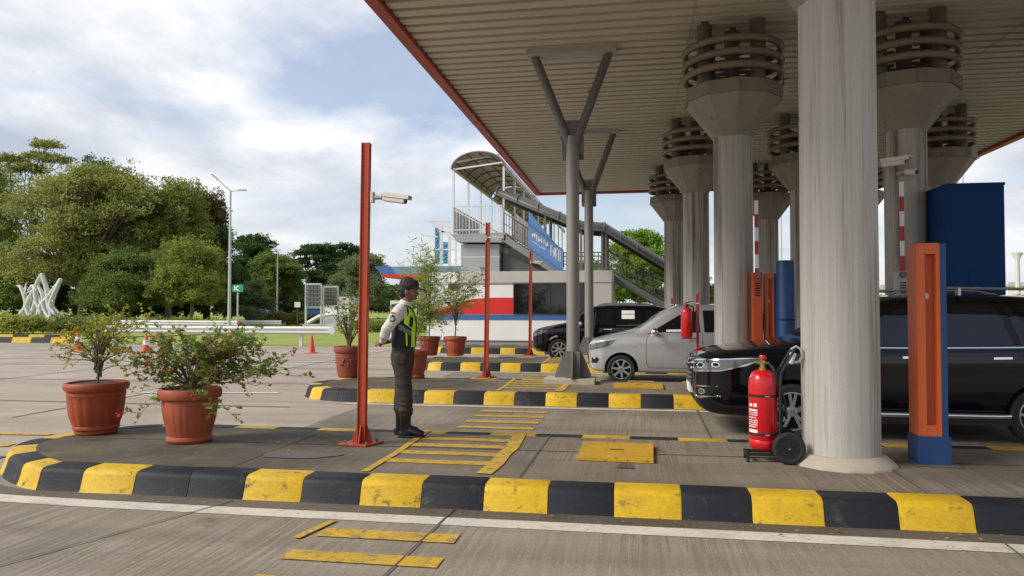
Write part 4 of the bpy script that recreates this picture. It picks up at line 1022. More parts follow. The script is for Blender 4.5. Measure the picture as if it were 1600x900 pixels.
def stall(x0, x1, y0, Y, label):
    a, b_ = V(x0,500,Y), V(x1,y0,Y); t = thing('blue_stall', label, 'stall', ((a.x+b_.x)/2,Y,0), 'blue stalls behind the sign boards')
    m = MB(); m.box(a.x,b_.x,Y,Y+1.6,0,b_.z); m.build('wall', M['tarp_blue'], t, smooth=0); m = MB(); m.prism([(a.x-.1,Y-.1,b_.z),(b_.x+.1,Y-.1,b_.z),(b_.x+.1,Y-.1,b_.z+.12),(a.x-.1,Y-.1,b_.z+.2)], (0,1.8,0)); m.build('roof', M['cornice'], t, smooth=0)
stall(480,497,482,62,'blue stall behind the taller sign board'); stall(503,511,484,62.5,'narrow blue stall between the two sign boards')
q = V(442,503,61); o = MB(); 
# low white bridge-like kiosk
q = V(520,500,58); t = thing('garden_ornament', 'low white curved garden ornament below the sign boards', 'ornament', (q.x,58,0))
m = MB(); m.tube([(q.x-2.4,58,.2),(q.x-1.2,58,.85),(q.x,58,1.05),(q.x+1.2,58,.85),(q.x+2.6,58,.2)], .16, 8); m.build('arch', M['rail'], t)
m = MB(); m.box(q.x-.9,q.x+1.6,58.3,59.8,0,1.9); m.build('kiosk', M['white_paint'], t, smooth=0); m = MB(); m.prism([(q.x-1.1,58.1,1.9),(q.x+1.8,58.1,1.9),(q.x+1.2,58.1,2.5),(q.x-.5,58.1,2.5)], (0,1.9,0)); m.build('roof', M['cornice'], t, smooth=0)
m = MB(); m.box(q.x-2.6,q.x+2.8,57.8,58.2,0,.22); m.build('base', M['rail'], t, smooth=0)
# ================================================================== WHITE SCULPTURE ON A PLINTH
sq = V(63,505,50)
t = thing('sculpture', 'white openwork sculpture of flame-like plumes on a low grey plinth', 'sculpture', (sq.x,50,0))
m = MB(); m.box(sq.x-1.9,sq.x+2.3,49.2,50.9,0,.5); m.build('plinth', M['footing'], t, smooth=0, bevel=.03)
S = 1/24.0
def spt(px, py, dy=0): q = V(px,py,50); return Vector((q.x, 50+dy, max(.48,q.z)))
plumes = [[(37,507),(34,492),(42,478),(39,462),(32,448),(28,447)], [(52,507),(46,488),(43,478),(49,462),(60,440),(57,445)],
 [(58,507),(66,490),(58,470),(57,448),(66,428),(64,440)], [(76,507),(82,492),(77,476),(74,455),(66,428),(70,440)],
 [(90,507),(88,490),(80,478),(84,462),(95,437),(90,441)], [(70,507),(62,494),(66,476),(78,462),(88,446),(95,438)],
 [(44,507),(50,494),(55,478),(57,462),(52,446),(44,455)], [(84,507),(80,498),(70,480),(68,462),(62,450),(60,445)]]
rs = random.Random(8)
def smoothpath(p, k=5):
    out = []
    for i in range(len(p)-1):
        p0, p1, p2, p3 = p[max(i-1,0)], p[i], p[i+1], p[min(i+2,len(p)-1)]
        for j in range(k):
            u = j/k; out.append(.5*((2*p1)+(p2-p0)*u+(2*p0-5*p1+4*p2-p3)*u*u+(3*p1-p0-3*p2+p3)*u**3))
    return out+[p[-1]]
for pl in plumes:
    for off, dy in ((0,-.25),(3.5,.05),(-3,.2)):
        P = smoothpath([spt(a+off*(1-i/5), b, dy*(1-i/6)) for i, (a, b) in enumerate(pl)])
        n = len(P); m = MB(); m.tube(P, [.092*(.6+.7*math.sin(PI*min(1,.25+i/n*.75))) for i in range(n)], 8); m.build('plume', M['frame_white'], t, smooth=80)
m = MB()
for i in range(26):
    x = rs.uniform(40,88); y = rs.uniform(445,500); m.tube([spt(x,y,-.2), spt(x+rs.uniform(-6,6),y-rs.uniform(5,12),.1)], .05, 6)
m.build('web', M['frame_white'], t, smooth=80)
# raised bed kerb at far left
mb = MB(); x = -38.0; i = 0
while x < V(128,542,30.5).x:
    y = 29.4
    mb.prism([(x+.01,y,0),(x+.99,y,0),(x+.99,y+.08,.25),(x+.01,y+.08,.25)], (0,.22,0), i % 2); x += 1.0; i += 1
mb.build('kerb', [M['kerb_yellow'], M['kerb_black']], smooth=0, kind='structure')
mb = MB(); x = -38.0; i = 1
while x < V(118,536,33).x:
    mb.prism([(x+.01,32.4,0),(x+.89,32.4,0),(x+.89,32.46,.25),(x+.01,32.46,.25)], (0,.22,0), i % 2); x += .9; i += 1
mb.build('kerb', [M['kerb_yellow'], M['kerb_black']], smooth=0, kind='structure')
sheet('lawn', [(-60,29.7),(V(128,542,30.5).x,29.7),(V(118,536,33).x,33),(-20,49),(-60,49)], .05, M['grass'])
# low far buildings at the right horizon
for i, (x0, x1, y0, Y, lb) in enumerate(((1376,1400,452,120,'tiny far white hut left of the raised barrier arm'),(1575,1640,447,140,'far pale shed at the right edge behind the orange post'))):
    a, b_ = V(x0,480,Y), V(x1,y0,Y); t = thing('far_shed', lb, 'building', ((a.x+b_.x)/2,Y,0)); m = MB(); m.box(a.x,b_.x,Y,Y+6,0,b_.z); m.build('wall', M['white_paint'], t, smooth=0); m = MB(); m.prism([(a.x-.3,Y-.3,b_.z),(b_.x+.3,Y-.3,b_.z),(b_.x,Y-.3,b_.z+.7),(a.x,Y-.3,b_.z+.7)], (0,6.6,0)); m.build('roof', M['cornice'], t, smooth=0)
    m = MB(); m.box((a.x*.6+b_.x*.4),(a.x*.3+b_.x*.7),Y-.05,Y+.02,.8,b_.z*.7); m.build('window', M['dark_glass'], t, smooth=0)
q = V(1591,480,90); t = thing('loudspeaker_mast', 'pale mast with flared head at the far right edge', 'mast', (q.x,90,0)); zt = V(1591,395,90).z
m = MB(); m.lathe([(.3,0),(.22,zt-.8),(.6,zt)], (q.x,90,0), 10); m.build('post', M['frame_white'], t)
# ================================================================== FOLIAGE
def leafmesh(name, P, D, size, mats, parent, rg, wid=.5, mi=None, fold=.12):
    """P: n x 3 leaf bases (world), D: n x 3 leaf directions, size: n lengths. One diamond leaf per point."""
    n = len(P); D = D/np.linalg.norm(D, axis=1, keepdims=True)
    rnd = rg.normal(size=(n,3)); S = np.cross(D, rnd); S /= np.linalg.norm(S, axis=1, keepdims=True)
    U = np.cross(S, D); L = size[:,None]
    v = np.empty((n,4,3)); v[:,0] = P; v[:,1] = P+D*L*.5+S*L*wid*.5+U*L*fold; v[:,2] = P+D*L; v[:,3] = P+D*L*.5-S*L*wid*.5+U*L*fold
    off = wloc(parent) if parent is not None else Vector((0,0,0))
    v = (v-np.array(off)).reshape(-1,3)
    me = bpy.data.meshes.new(name); me.vertices.add(4*n); me.vertices.foreach_set('co', v.ravel())
    me.loops.add(4*n); me.loops.foreach_set('vertex_index', np.arange(4*n))
    me.polygons.add(n); me.polygons.foreach_set('loop_start', np.arange(n)*4)
    for q in (mats if isinstance(mats, (list,tuple)) else [mats]): me.materials.append(q)
    if mi is not None: me.polygons.foreach_set('material_index', mi)
    me.update(calc_edges=True); me.validate()
    o = bpy.data.objects.new(name, me); COL.objects.link(o)
    if parent is not None: o.parent = parent
    return o
def unit(rg, n):
    d = rg.normal(size=(n,3)); return d/np.linalg.norm(d, axis=1, keepdims=True)
def crown_points(rg, blobs, n, shell=.55, drop=0.0):
    """blobs: (cx,cy,cz,rx,ry,rz). Leaves sit in small tufts through each blob's outer volume, so gaps show"""
    B = np.array(blobs); w = (B[:,3]*B[:,4]*B[:,5])**(2/3); w /= w.sum()
    tuft = 9; k = max(1, n//tuft)
    ib = rg.choice(len(B), size=k, p=w); d = unit(rg, k)
    d[:,2] = np.where(d[:,2] < -.35, -d[:,2]*.6, d[:,2]); d /= np.linalg.norm(d, axis=1, keepdims=True)
    r = shell+(1.08-shell)*rg.random(k)**.6
    wob = 1+.30*np.sin(d[:,0]*5+ib*1.7)*np.cos(d[:,1]*6+ib)+.18*np.sin(d[:,2]*9+ib)+.16*rg.normal(size=k)*(rg.random(k) < .35)
    C = B[ib,:3]+d*(r*wob)[:,None]*B[ib,3:]
    idx = np.repeat(np.arange(k), tuft); scale = B[ib,3:].mean(axis=1)
    spread = np.clip(scale*.16, .12, .8)
    P = C[idx]+rg.normal(size=(k*tuft,3))*(spread[idx])[:,None]*np.array([1,1,.5])
    Dv = d[idx]*.7+rg.normal(size=(k*tuft,3))*.7; Dv[:,2] += drop
    return P, Dv
def tree(name, label, base, h, blobs, lm, seed, n, leaf=.34, trunk=.25, group=None, th=None, bark='bark', shell=.5, drop=0, wid=.55, limbs=True, tx=0, extra=None):
    rg = np.random.default_rng(seed); rr = random.Random(seed); base = Vector(base)
    t = thing(name, label, 'tree', base, group); bl = [tuple(base[i]+b[i] for i in range(3))+tuple(b[3:]) for b in blobs]
    th = th or h*.4; m = MB()
    top = base+Vector((tx,0,th)); m.tube([base+Vector((0,0,-.1)), base+Vector((rr.uniform(-.1,.1),0,th*.25)), base.lerp(top,.6)+Vector((rr.uniform(-.15,.15),0,0)), top], [trunk*1.35, trunk, trunk*.85, trunk*.7], 10)
    if limbs:
        for b in bl:
            c = Vector(b[:3]); mid = top.lerp(c, .5)+Vector((rr.uniform(-.4,.4), rr.uniform(-.4,.4), rr.uniform(-.1,.5)))*(h/10)
            m.tube([top-Vector((0,0,th*rr.uniform(0,.2))), mid, c], [trunk*.42, trunk*.28, trunk*.08], 6)
            for q in range(5):
                dv = Vector(unit(rg,1)[0]); dv.z = abs(dv.z)*.6; e = c+Vector((dv.x*b[3], dv.y*b[4], dv.z*b[5]))*.9
                m.tube([mid.lerp(c, rr.uniform(.3,1)), c.lerp(e,.5)+Vector((0,0,.1)), e], [trunk*.13, trunk*.08, trunk*.03], 5)
    m.build('trunk', M[bark], t, smooth=60)
    P, Dv = crown_points(rg, bl, int(n*2.0), shell, drop)
    s = leaf*.6*rg.uniform(.6,1.25,len(P))
    mats = [M[lm]]; mi = None
    if extra:
        mats.append(M[extra[0]]); mi = ((P[:,2] > base.z+extra[1]) & (rg.random(len(P)) < extra[2])).astype(np.int32)
    leafmesh('crown', P, Dv, s, mats, t, rg, wid, mi)
    return t
def blobs_dome(rr, rx, ry, z0, z1, k, sz=.45):
    out = []; k = int(k*2.4); sz *= .62
    for i in range(k):
        a = rr.uniform(0,2*PI); q = math.sqrt(rr.random())*.8; zt = rr.random()
        f = math.sqrt(max(0,1-(zt*.9)**2))
        out.append((rx*q*f*math.cos(a), ry*q*f*math.sin(a), z0+(z1-z0)*(.12+.75*zt), rx*sz*rr.uniform(.75,1.15), ry*sz*rr.uniform(.75,1.15), (z1-z0)*sz*.6*rr.uniform(.7,1.1)))
    return out
def blobs_layers(rr, rx, ry, z0, z1, k, flat=.07, sz=.36):
    out = []; k = int(k*2.2); sz *= .62
    for i in range(k):
        u = i/(k-1) if k > 1 else 0; z = z0+(z1-z0)*u; a = rr.uniform(0,2*PI); q = rr.uniform(.25,.75)*(1-.55*u)
        out.append((rx*q*math.cos(a), ry*q*math.sin(a), z, rx*sz*rr.uniform(.8,1.25), ry*sz*rr.uniform(.8,1.2), (z1-z0)*flat*rr.uniform(.8,1.4)+.25))
    return out
rt = random.Random(21)
def TP(px, Y): q = V(px, 500, Y); return Vector((q.x, Y, 0))
def TZ(py, Y, px=300): return V(px, py, Y).z
GL = 'trees behind the plaza'
# -- left mass
Y = 55; tree('spreading_tree', 'big olive-green spreading tree with pale limbs above the white sculpture', TP(130,Y), 10, blobs_dome(rt, 9.4, 5, 2.4, TZ(250,Y), 40, .32)+blobs_layers(rt, 9.0, 5, 4.0, 7.5, 8, .06, .3), 'leaf_olive', 1, 34000, .40, .42, GL, 3.8, 'bark', .3)
Y = 60; tree('lacy_tree', 'thin lacy tree poking highest above the others at far left', TP(48,Y), 15.5, [(-2.6,0,15.4,1.6,1.5,.4),(-.8,0,14.4,1.6,1.4,.45),(1.4,0,16.6,1.3,1.2,.4),(2.4,0,15.2,1.2,1.2,.4),(.6,0,15.5,1.3,1.2,.4),(-1.8,0,11.6,1.8,1.5,.5),(1.6,0,12.2,1.3,1.2,.4),(.2,0,11.2,1.6,1.4,.5),(2.0,.5,11.2,1.2,1.2,.4)], 'leaf_olive', 2, 7500, .36, .22, GL, 9.5, 'bark_dark', .3)
Y = 66; tree('tall_tree', 'tall dark green tree with pointed top behind the big spreading tree', TP(140,Y), 14, blobs_dome(rt, 3.0, 3, 5, TZ(240,Y), 14, .42), 'leaf_dark', 3, 14000, .42, .3, GL, 7, 'bark_dark')
Y = 67; tree('tall_tree', 'dark rounded tree standing right of the pointed one', TP(198,Y), 12, blobs_dome(rt, 5.0, 3, 3, TZ(262,Y), 22, .42), 'leaf_dark', 4, 14000, .42, .3, GL, 6, 'bark_dark')
Y = 58; tree('broad_tree', 'mid-green broad tree between the spreading tree and the red-topped tree', TP(262,Y), 10, blobs_dome(rt, 5.2, 4, 2.2, TZ(284,Y), 26, .40), 'leaf_green', 5, 24000, .36, .3, GL, 4.2)
Y = 63; tree('red_topped_tree', 'dark tree with reddish top just left of the tall street lamp', TP(322,Y), 11, blobs_dome(rt, 3.0, 2.8, 1.8, TZ(300,Y), 22, .42), 'leaf_dark', 6, 15000, .38, .3, GL, 5, 'bark_dark', extra=('leaf_red', 9.6, .55))
Y = 52; tree('broad_tree', 'low green feathery tree directly right of the white sculpture', TP(205,Y), 6, blobs_dome(rt, 4.8, 3, .9, TZ(385,Y), 20, .40), 'leaf_mid', 7, 18000, .32, .18, GL, 2.2)
Y = 51; tree('broad_tree', 'low olive-green drooping tree left of the street lamp foot', TP(298,Y), 6.5, blobs_dome(rt, 3.4, 2.6, 1.2, TZ(365,Y), 18, .40), 'leaf_green', 8, 13000, .32, .16, GL, 2.4, drop=-.4)
Y = 57; tree('broad_tree', 'shaded green tree at the left picture edge behind the sculpture', TP(-5,Y), 7, blobs_dome(rt, 4.4, 3, .8, TZ(372,Y), 18, .4), 'leaf_mid', 9, 16000, .36, .2, GL, 2.5)
Y = 64; tree('tall_tree', 'green tree filling the left edge behind the lacy tree', TP(-20,Y), 11, blobs_dome(rt, 5.0, 3, 2, TZ(240,Y), 22, .42), 'leaf_green', 10, 15000, .42, .3, GL, 5)
for i, (px, Y, lm, lb) in enumerate(((60,61,'leaf_dark','dark understorey thicket behind the sculpture'),(130,61,'leaf_dark','dark understorey thicket right of the sculpture'),(210,60,'leaf_dark','dark understorey thicket below the broad tree'),(290,62,'leaf_dark','dark understorey thicket left of the street lamp'),(350,66,'leaf_dark','dark understorey thicket behind the street lamp'))):
    tree('thicket', lb, TP(px,Y), 6, blobs_dome(rt, 4.2, 2, .2, 5.8, 12, .42), lm, 30+i, 7000, .5, .15, GL, 1.5, 'bark_dark', limbs=False)
# -- centre
Y = 88; tree('layered_tree', 'dark flat-layered tree just right of the tall street lamp', TP(392,Y), 10, blobs_layers(rt, 5.4, 4, 3.0, TZ(378,Y), 16, .05, .42), 'leaf_dark', 11, 15000, .5, .3, GL, 4, 'bark_dark')
Y = 84; tree('round_tree', 'dense dark green rounded tree behind the tiny far lamp', TP(432,Y), 9, blobs_dome(rt, 4.6, 4, 1.2, TZ(398,Y), 22, .38), 'leaf_mid', 12, 22000, .42, .3, GL, 2.5, 'bark_dark')
Y = 95; tree('layered_tree', 'umbrella-shaped layered tree behind the sign boards', TP(500,Y), 10, blobs_layers(rt, 6.4, 4, 5.2, TZ(390,Y), 14, .05, .36)+blobs_layers(rt, 4.5, 4, 1.5, 5.5, 8, .08, .4), 'leaf_dark', 13, 15000, .5, .3, GL, 4, 'bark_dark')
Y = 98; tree('layered_tree', 'flat-topped layered tree left of the orange pole top', TP(545,Y), 10, blobs_layers(rt, 4.6, 4, 5.5, TZ(390,Y), 10, .05, .4)+blobs_layers(rt, 4.5, 4, 1.5, 5.5, 8, .08, .4), 'leaf_dark', 14, 12000, .5, .3, GL, 4, 'bark_dark')
Y = 62; tree('grey_bush', 'grey-green bushy tree behind the green sign', TP(385,Y), 4.5, blobs_dome(rt, 2.7, 2.2, .5, TZ(442,Y), 14, .4), 'leaf_grey', 15, 11000, .3, .14, GL, 1.4)
Y = 78; tree('pine_like_tree', 'soft grey-olive tree behind the nearest orange pole', TP(574,Y), 7, blobs_dome(rt, 4.0, 3, 1, TZ(402,Y), 18, .38), 'leaf_grey', 16, 16000, .36, .2, GL, 2.5, drop=.3)
Y = 82; tree('pine_like_tree', 'soft grey-olive tree between the sign boards and the orange pole', TP(538,Y), 6, blobs_dome(rt, 3.4, 3, .8, TZ(428,Y), 14, .38), 'leaf_grey', 17, 11000, .36, .2, GL, 2)
Y = 100; tree('round_tree', 'dark tree low behind the guard\'s back', TP(615,Y), 6, blobs_dome(rt, 5, 3, .5, TZ(447,Y), 14, .4), 'leaf_mid', 18, 9000, .45, .2, GL, 2)
for i, px in enumerate((395,440,485)):
    Y = 92; tree('thicket', ['dark thicket under the layered tree','dark thicket behind the picnic tables','dark thicket behind the sign boards'][i], TP(px,Y), 4, blobs_dome(rt, 4, 2, .1, 4.4, 9, .45), 'leaf_dark', 40+i, 5000, .5, .12, GL, 1, 'bark_dark', limbs=False)
# -- right
Y = 62; tree('round_tree', 'lush bright green tree behind the covered stair and columns', TP(998,Y), 9, blobs_dome(rt, 3.6, 3, 1.2, TZ(352,Y,998), 26, .30), 'leaf_bright', 19, 22000, .34, .25, GL, 3)
Y = 70; tree('round_tree', 'lower green tree seen through the stair landing', TP(925,Y), 5, blobs_dome(rt, 3.4, 3, .8, TZ(408,Y,925), 14, .36), 'leaf_bright', 20, 9000, .34, .2, GL, 2)
Y = 66; tree('round_tree', 'green tree glimpsed between the left-row columns', TP(1075,Y), 6, blobs_dome(rt, 3.2, 3, .8, TZ(425,Y,1075), 14, .36), 'leaf_green', 22, 8000, .36, .2, GL, 2)
for i, (px, lb) in enumerate(((1125,'low green bush between columns at the horizon'),(1255,'low green bush behind the nearest column'),(1385,'low pale green bush left of the raised barrier'),(1600,'low green bush at the right picture edge'))):
    Y = 85; tree('bush', lb, TP(px,Y), 3, blobs_dome(rt, 3.4, 2, .1, 3.0, 8, .42), 'leaf_green', 50+i, 3500, .36, .1, 'low bushes on the horizon', .8, limbs=False)
# low hedges
def hedge(name, label, px0, px1, Y, h, lm, n, seed, mixm=None):
    a, b_ = TP(px0,Y), TP(px1,Y); rg = np.random.default_rng(seed); t = thing(name, label, 'hedge', ((a.x+b_.x)/2,Y,0))
    k = max(2, int((b_.x-a.x)/.9)); bl = [(a.x+(b_.x-a.x)*(i+.5)/k, Y+rg.uniform(-.2,.2), h*.4, .75, .6, h*.55*rg.uniform(.75,1.15)) for i in range(k)]
    m = MB()
    for b in bl: m.tube([(b[0],b[1],0),(b[0]+.05,b[1],h*.5)], .04, 5)
    m.build('stem', M['twig'], t)
    P, Dv = crown_points(rg, bl, n, .3); mi = None; mats = [M[lm]]
    if mixm: mats.append(M[mixm]); mi = (rg.random(len(P)) < .3).astype(np.int32)
    leafmesh('foliage', P, Dv, .16*rg.uniform(.6,1.3,len(P)), mats, t, rg, .6, mi); return t
hedge('hedge', 'trimmed brownish-green hedge on the far lawn under the picnic tables', 408, 502, 61, 1.1, 'leaf_mid', 9000, 60, 'leaf_red')
hedge('shrub_row', 'mixed low shrubs in front of the white sculpture', -40, 60, 38, 1.1, 'leaf_olive', 8000, 61, 'leaf_yel')
hedge('shrub_row', 'low shrubs right of the sculpture plinth, behind the golden potted shrub', 82, 165, 40, 1.0, 'leaf_grey', 7000, 62, 'leaf_yel')
hedge('shrub_row', 'low green hedge behind the far guard rail', 170, 350, 49, .8, 'leaf_green', 8000, 63)
hedge('shrub_row', 'low planting behind the guard at the far toll gate', 560, 668, 46, .7, 'leaf_green', 6000, 64)

# ================================================================== POTTED PLANTS
def pot(t, loc, r, h, style):
    loc = Vector(loc)
    if style == 'flute': prof = [(.0,0),(.66,0),(.72,.03),(.74,.06),(.72,.10),(.66,.12),(.80,.42),(.88,.74),(.86,.80),(.97,.82),(1.0,.86),(1.0,.95),(.96,1.0),(.87,1.0),(.85,.93),(.0,.93)]; nf = 22; am = .018; rng_ = (5,7); mt = 'terracotta_pale'
    elif style == 'urn': prof = [(.0,0),(.60,0),(.66,.03),(.66,.08),(.72,.11),(.72,.15),(.69,.17),(.80,.36),(.85,.60),(.86,.74),(.90,.76),(.90,.80),(.88,.83),(.97,.86),(1.0,.90),(1.0,.96),(.96,1.0),(.88,1.0),(.86,.94),(.0,.94)]; nf = 16; am = .03; rng_ = (6,9); mt = 'terracotta'
    else: prof = [(.0,0),(.68,0),(.70,.05),(.74,.07),(.82,.40),(.90,.72),(.88,.78),(.98,.82),(1.0,.86),(1.0,.96),(.97,1.0),(.88,1.0),(.86,.94),(.0,.94)]; nf = 30; am = .012; rng_ = (4,5); mt = 'terracotta_dark'
    def mod(an, i): return 1+am*math.copysign(abs(math.cos(nf*an/2*1.0))**.6, 1)*(1 if rng_[0] <= i <= rng_[1] else 0)
    m = MB(); m.lathe([(a*r, b*h) for a, b in prof], loc, 132 if style != 'rough' else 90, mod=mod); p = m.build('pot', M[mt], t, smooth=32)
    if style == 'rough':
        m = MB(); rr = random.Random(int(loc.x*100))
        for i in range(16):
            a = -PI/2+rr.uniform(-1.4,1.4); z = loc.z+h*rr.uniform(.34,.60); q = r*(.80+.09*((z-loc.z)/h-.34)/.3)
            m.ell((loc.x+q*math.cos(a), loc.y+q*math.sin(a), z), (.02,.02,.03), 6, 5)
        m.build('relief', M[mt], p, smooth=80)
    m = MB(); m.lathe([(.0,.0),(.855*r,0),(.85*r,.012),(.5*r,.03),(.0,.02)], loc+Vector((0,0,h*.935)), 24); m.build('soil', M['soil'], t, smooth=80)
    return loc+Vector((0,0,h*.95))
def plant(t, root, stems, seed, lm, leaf, per, twl=.22, trunk=.012, wid=.6, twigs=7, drop=0., flowers=None, fl=40, density=1.0, fsz=.035, petal_where=.35, trunk_h=0):
    """stems: list of end points relative to the root; each stem carries twigs, each twig carries leaves"""
    rg = np.random.default_rng(seed); rr = random.Random(seed); root = Vector(root); m = MB(); P = []; D = []; FP = []; FD = []
    base0 = root
    if trunk_h:
        m.tube([base0+Vector((0,0,-.05)), base0+Vector((.02,.01,trunk_h*.5)), base0+Vector((-.01,0,trunk_h*1.05))], [trunk*1.9, trunk*1.5, trunk*.9], 8)
    for e in stems:
        e = Vector(e[:3])
        if trunk_h: u = rr.uniform(.35,1.0); root = base0+Vector((.01,0,trunk_h*u)); e = e-Vector((0,0,trunk_h*u))
        L = e.length
        c1 = root+Vector((e.x*.22, e.y*.22, e.z*.45))+Vector((rr.uniform(-.04,.04), rr.uniform(-.04,.04), .05)); c2 = root+e*.72+Vector((0,0,.10*L)); end = root+e
        pts = [root+Vector((rr.uniform(-.03,.03),rr.uniform(-.03,.03),-.05))]
        for q in range(1,9):
            u = q/8; pts.append(root*(1-u)**3+c1*3*u*(1-u)**2+c2*3*u*u*(1-u)+end*u**3)
        m.tube(pts, [max(.0022, trunk*(1-.85*i/8)) for i in range(9)], 6)
        for k in range(twigs):
            u = rr.uniform(.35,1.0) if k else 1.0; q = pts[min(8,int(u*8))]
            dv = Vector((rr.gauss(0,1), rr.gauss(0,1), rr.gauss(.25,.6)))+e.normalized()*.8; dv.normalize(); l = twl*rr.uniform(.5,1.3)
            mid = q+dv*l*.5+Vector((0,0,.02)); en = q+dv*l+Vector((0,0,drop*l)); m.tube([q, mid, en], [.003,.0022,.0012], 4, caps=False)
            for s in range(int(per*density)):
                w = rr.uniform(.15,1.05); bp = q.lerp(mid, w*2) if w < .5 else mid.lerp(en, (w-.5)*2)
                P.append(bp); D.append(Vector((rr.gauss(0,1), rr.gauss(0,1), rr.gauss(.1,.6)+drop))+dv*.5)
            if flowers and rr.random() < petal_where:
                for s in range(7): FP.append(en+Vector((rr.gauss(0,.016),rr.gauss(0,.016),rr.gauss(0,.016)))); FD.append(Vector((rr.gauss(0,1),rr.gauss(0,1),rr.gauss(0,1))))
    m.build('stem', M['twig'], t, smooth=60)
    n = len(P); A = np.array([tuple(p) for p in P]); B = np.array([tuple(p) for p in D])
    leafmesh('foliage', A, B, leaf*rg.uniform(.55,1.3,n), M[lm], t, rg, wid)
    if FP: leafmesh('blossom', np.array([tuple(p) for p in FP]), np.array([tuple(p) for p in FD]), fsz*rg.uniform(.7,1.2,len(FP)), M[flowers], t, rg, .8)
GP = 'potted plants on the islands'
rp = random.Random(5)
t = thing('potted_plant', 'wide leafy red-flowered shrub in a pale fluted terracotta pot', 'potted plant', (-4.665,7.2,.2), GP)
r0 = pot(t, (-4.665,7.2,.197), .318, .565, 'flute')
st_ = []
for i in range(44):
    a = rp.uniform(-.5,1.0); st_.append((-.62+1.35*rp.random(), rp.uniform(-.4,.35), rp.uniform(.34,.62)))
for i in range(16): st_.append((rp.uniform(.45,.98), rp.uniform(-.35,.2), rp.uniform(.12,.55)))
for i in range(9): st_.append((rp.uniform(.75,1.2), rp.uniform(-.3,.1), rp.uniform(-.05,.32)))
for i in range(8): st_.append((rp.uniform(-.68,-.3), rp.uniform(-.3,.1), rp.uniform(.02,.32)))
st_ += [(.35,-.32,-.05),(.5,-.3,-.22),(-.4,-.33,-.2),(-.42,-.3,.0),(.68,-.25,-.25),(1.25,-.1,.18)]
plant(t, r0, st_, 71, 'leaf_pot', .056, 5, .17, .007, .62, 7, 0, 'petal_red', petal_where=.10)
t = thing('potted_plant', 'slender yellow-flowered shrub in a ribbed reddish terracotta pot, leftmost', 'potted plant', (-6.02,7.5,.2), GP)
r0 = pot(t, (-6.02,7.5,.197), .335, .575, 'urn')
st_ = [(rp.uniform(-.36,.34), rp.uniform(-.3,.3), rp.uniform(.45,.80)) for i in range(22)]+[(rp.uniform(.2,.62), rp.uniform(-.25,.2), rp.uniform(.62,.84)) for i in range(6)]+[(rp.uniform(-.42,-.2), rp.uniform(-.25,.2), rp.uniform(.25,.5)) for i in range(5)]+[(rp.uniform(.2,.4), rp.uniform(-.25,.2), rp.uniform(.2,.5)) for i in range(5)]
plant(t, r0, st_, 72, 'leaf_yel', .042, 6, .15, .008, .6, 6, 0, 'petal_yellow', petal_where=.12, trunk_h=.3)
t = thing('potted_plant', 'sparse twiggy plant in a dark carved pot, behind the nearest orange pole', 'potted plant', (-5.73,14.28,.2), GP)
r0 = pot(t, (-5.73,14.28,.197), .305, .63, 'rough')
plant(t, r0, [(rp.uniform(-.4,.45), rp.uniform(-.35,.35), rp.uniform(.4,1.15)) for i in range(16)], 73, 'leaf_pot', .075, 5, .2, .016, .55, 6, 0, 'petal_red', petal_where=.06)
t = thing('potted_plant', 'terracotta pot with low plant mostly hidden behind the guard', 'potted plant', (-4.38,14.35,.2), GP)
r0 = pot(t, (-4.38,14.35,.197), .3, .56, 'flute')
plant(t, r0, [(rp.uniform(-.4,.35), rp.uniform(-.3,.3), rp.uniform(.3,.9)) for i in range(10)], 74, 'leaf_pot', .085, 6, .2, .012, .5, 5)
t = thing('potted_plant', 'tall feathery yellow-green plant in a dark pot, just right of the guard', 'potted plant', (-5.98,21.1,.2), GP)
r0 = pot(t, (-5.98,21.1,.197), .33, .56, 'rough')
plant(t, r0, [(rp.uniform(-.75,.65), rp.uniform(-.6,.6), rp.uniform(.9,2.0)) for i in range(20)]+[(rp.uniform(-.45,.2), rp.uniform(-.3,.3), rp.uniform(2.0,2.75)) for i in range(12)]+[(rp.uniform(-.6,.5), rp.uniform(-.4,.4), rp.uniform(.2,.6)) for i in range(14)], 75, 'leaf_feather', .19, 9, .46, .011, .12, 8, .05, trunk_h=1.1)
t = thing('potted_plant', 'open leafy plant in an orange fluted pot in front of the red stripe', 'potted plant', (-5.2,21.15,.2), GP)
r0 = pot(t, (-5.2,21.15,.197), .345, .56, 'flute')
plant(t, r0, [(rp.uniform(-.7,.75), rp.uniform(-.6,.6), rp.uniform(.7,2.1)) for i in range(26)]+[(rp.uniform(.4,1.0), rp.uniform(-.4,.4), rp.uniform(.9,1.9)) for i in range(6)], 76, 'leaf_feather', .12, 5, .36, .011, .32, 6, -.15, trunk_h=.9)
# ================================================================== CARS (nose at local x = 0, tail at +x, right-hand flank of the picture at -y)
def interp(tab, x):
    if x <= tab[0][0]: return tab[0][1:]
    for a, b in zip(tab, tab[1:]):
        if x <= b[0]:
            u = (x-a[0])/(b[0]-a[0]); return tuple(p+(q-p)*u for p, q in zip(a[1:], b[1:]))
    return tab[-1][1:]
def car_section(w, zb, zs, zr, wr, hood):
    h = zs-zb
    if hood > .99: up = [(w*.985, zs-.0), (wr+(w*.96-wr)*.55, zs+(zr-zs)*.50), (wr, zs+(zr-zs)*.82), (wr*.62, zr-.006), (wr*.3, zr)]
    else:
        up = [(w*.965, zs+.012), (wr+(w*.955-wr)*.62, zs+(zr-zs)*.42), (wr+(w*.955-wr)*.16, zs+(zr-zs)*.86), (wr*.86, zr-.028), (wr*.5, zr-.006)]
    low = [(w*.80, zb), (w*.955, zb+.02), (w*.985, zb+.10), (w*1.0, zb+h*.40), (w*.992, zb+h*.66), (w*.998, zb+h*.80), (w*.985, zs-.03)]
    half = low+up
    return [(-y, z) for y, z in half][::1] , half
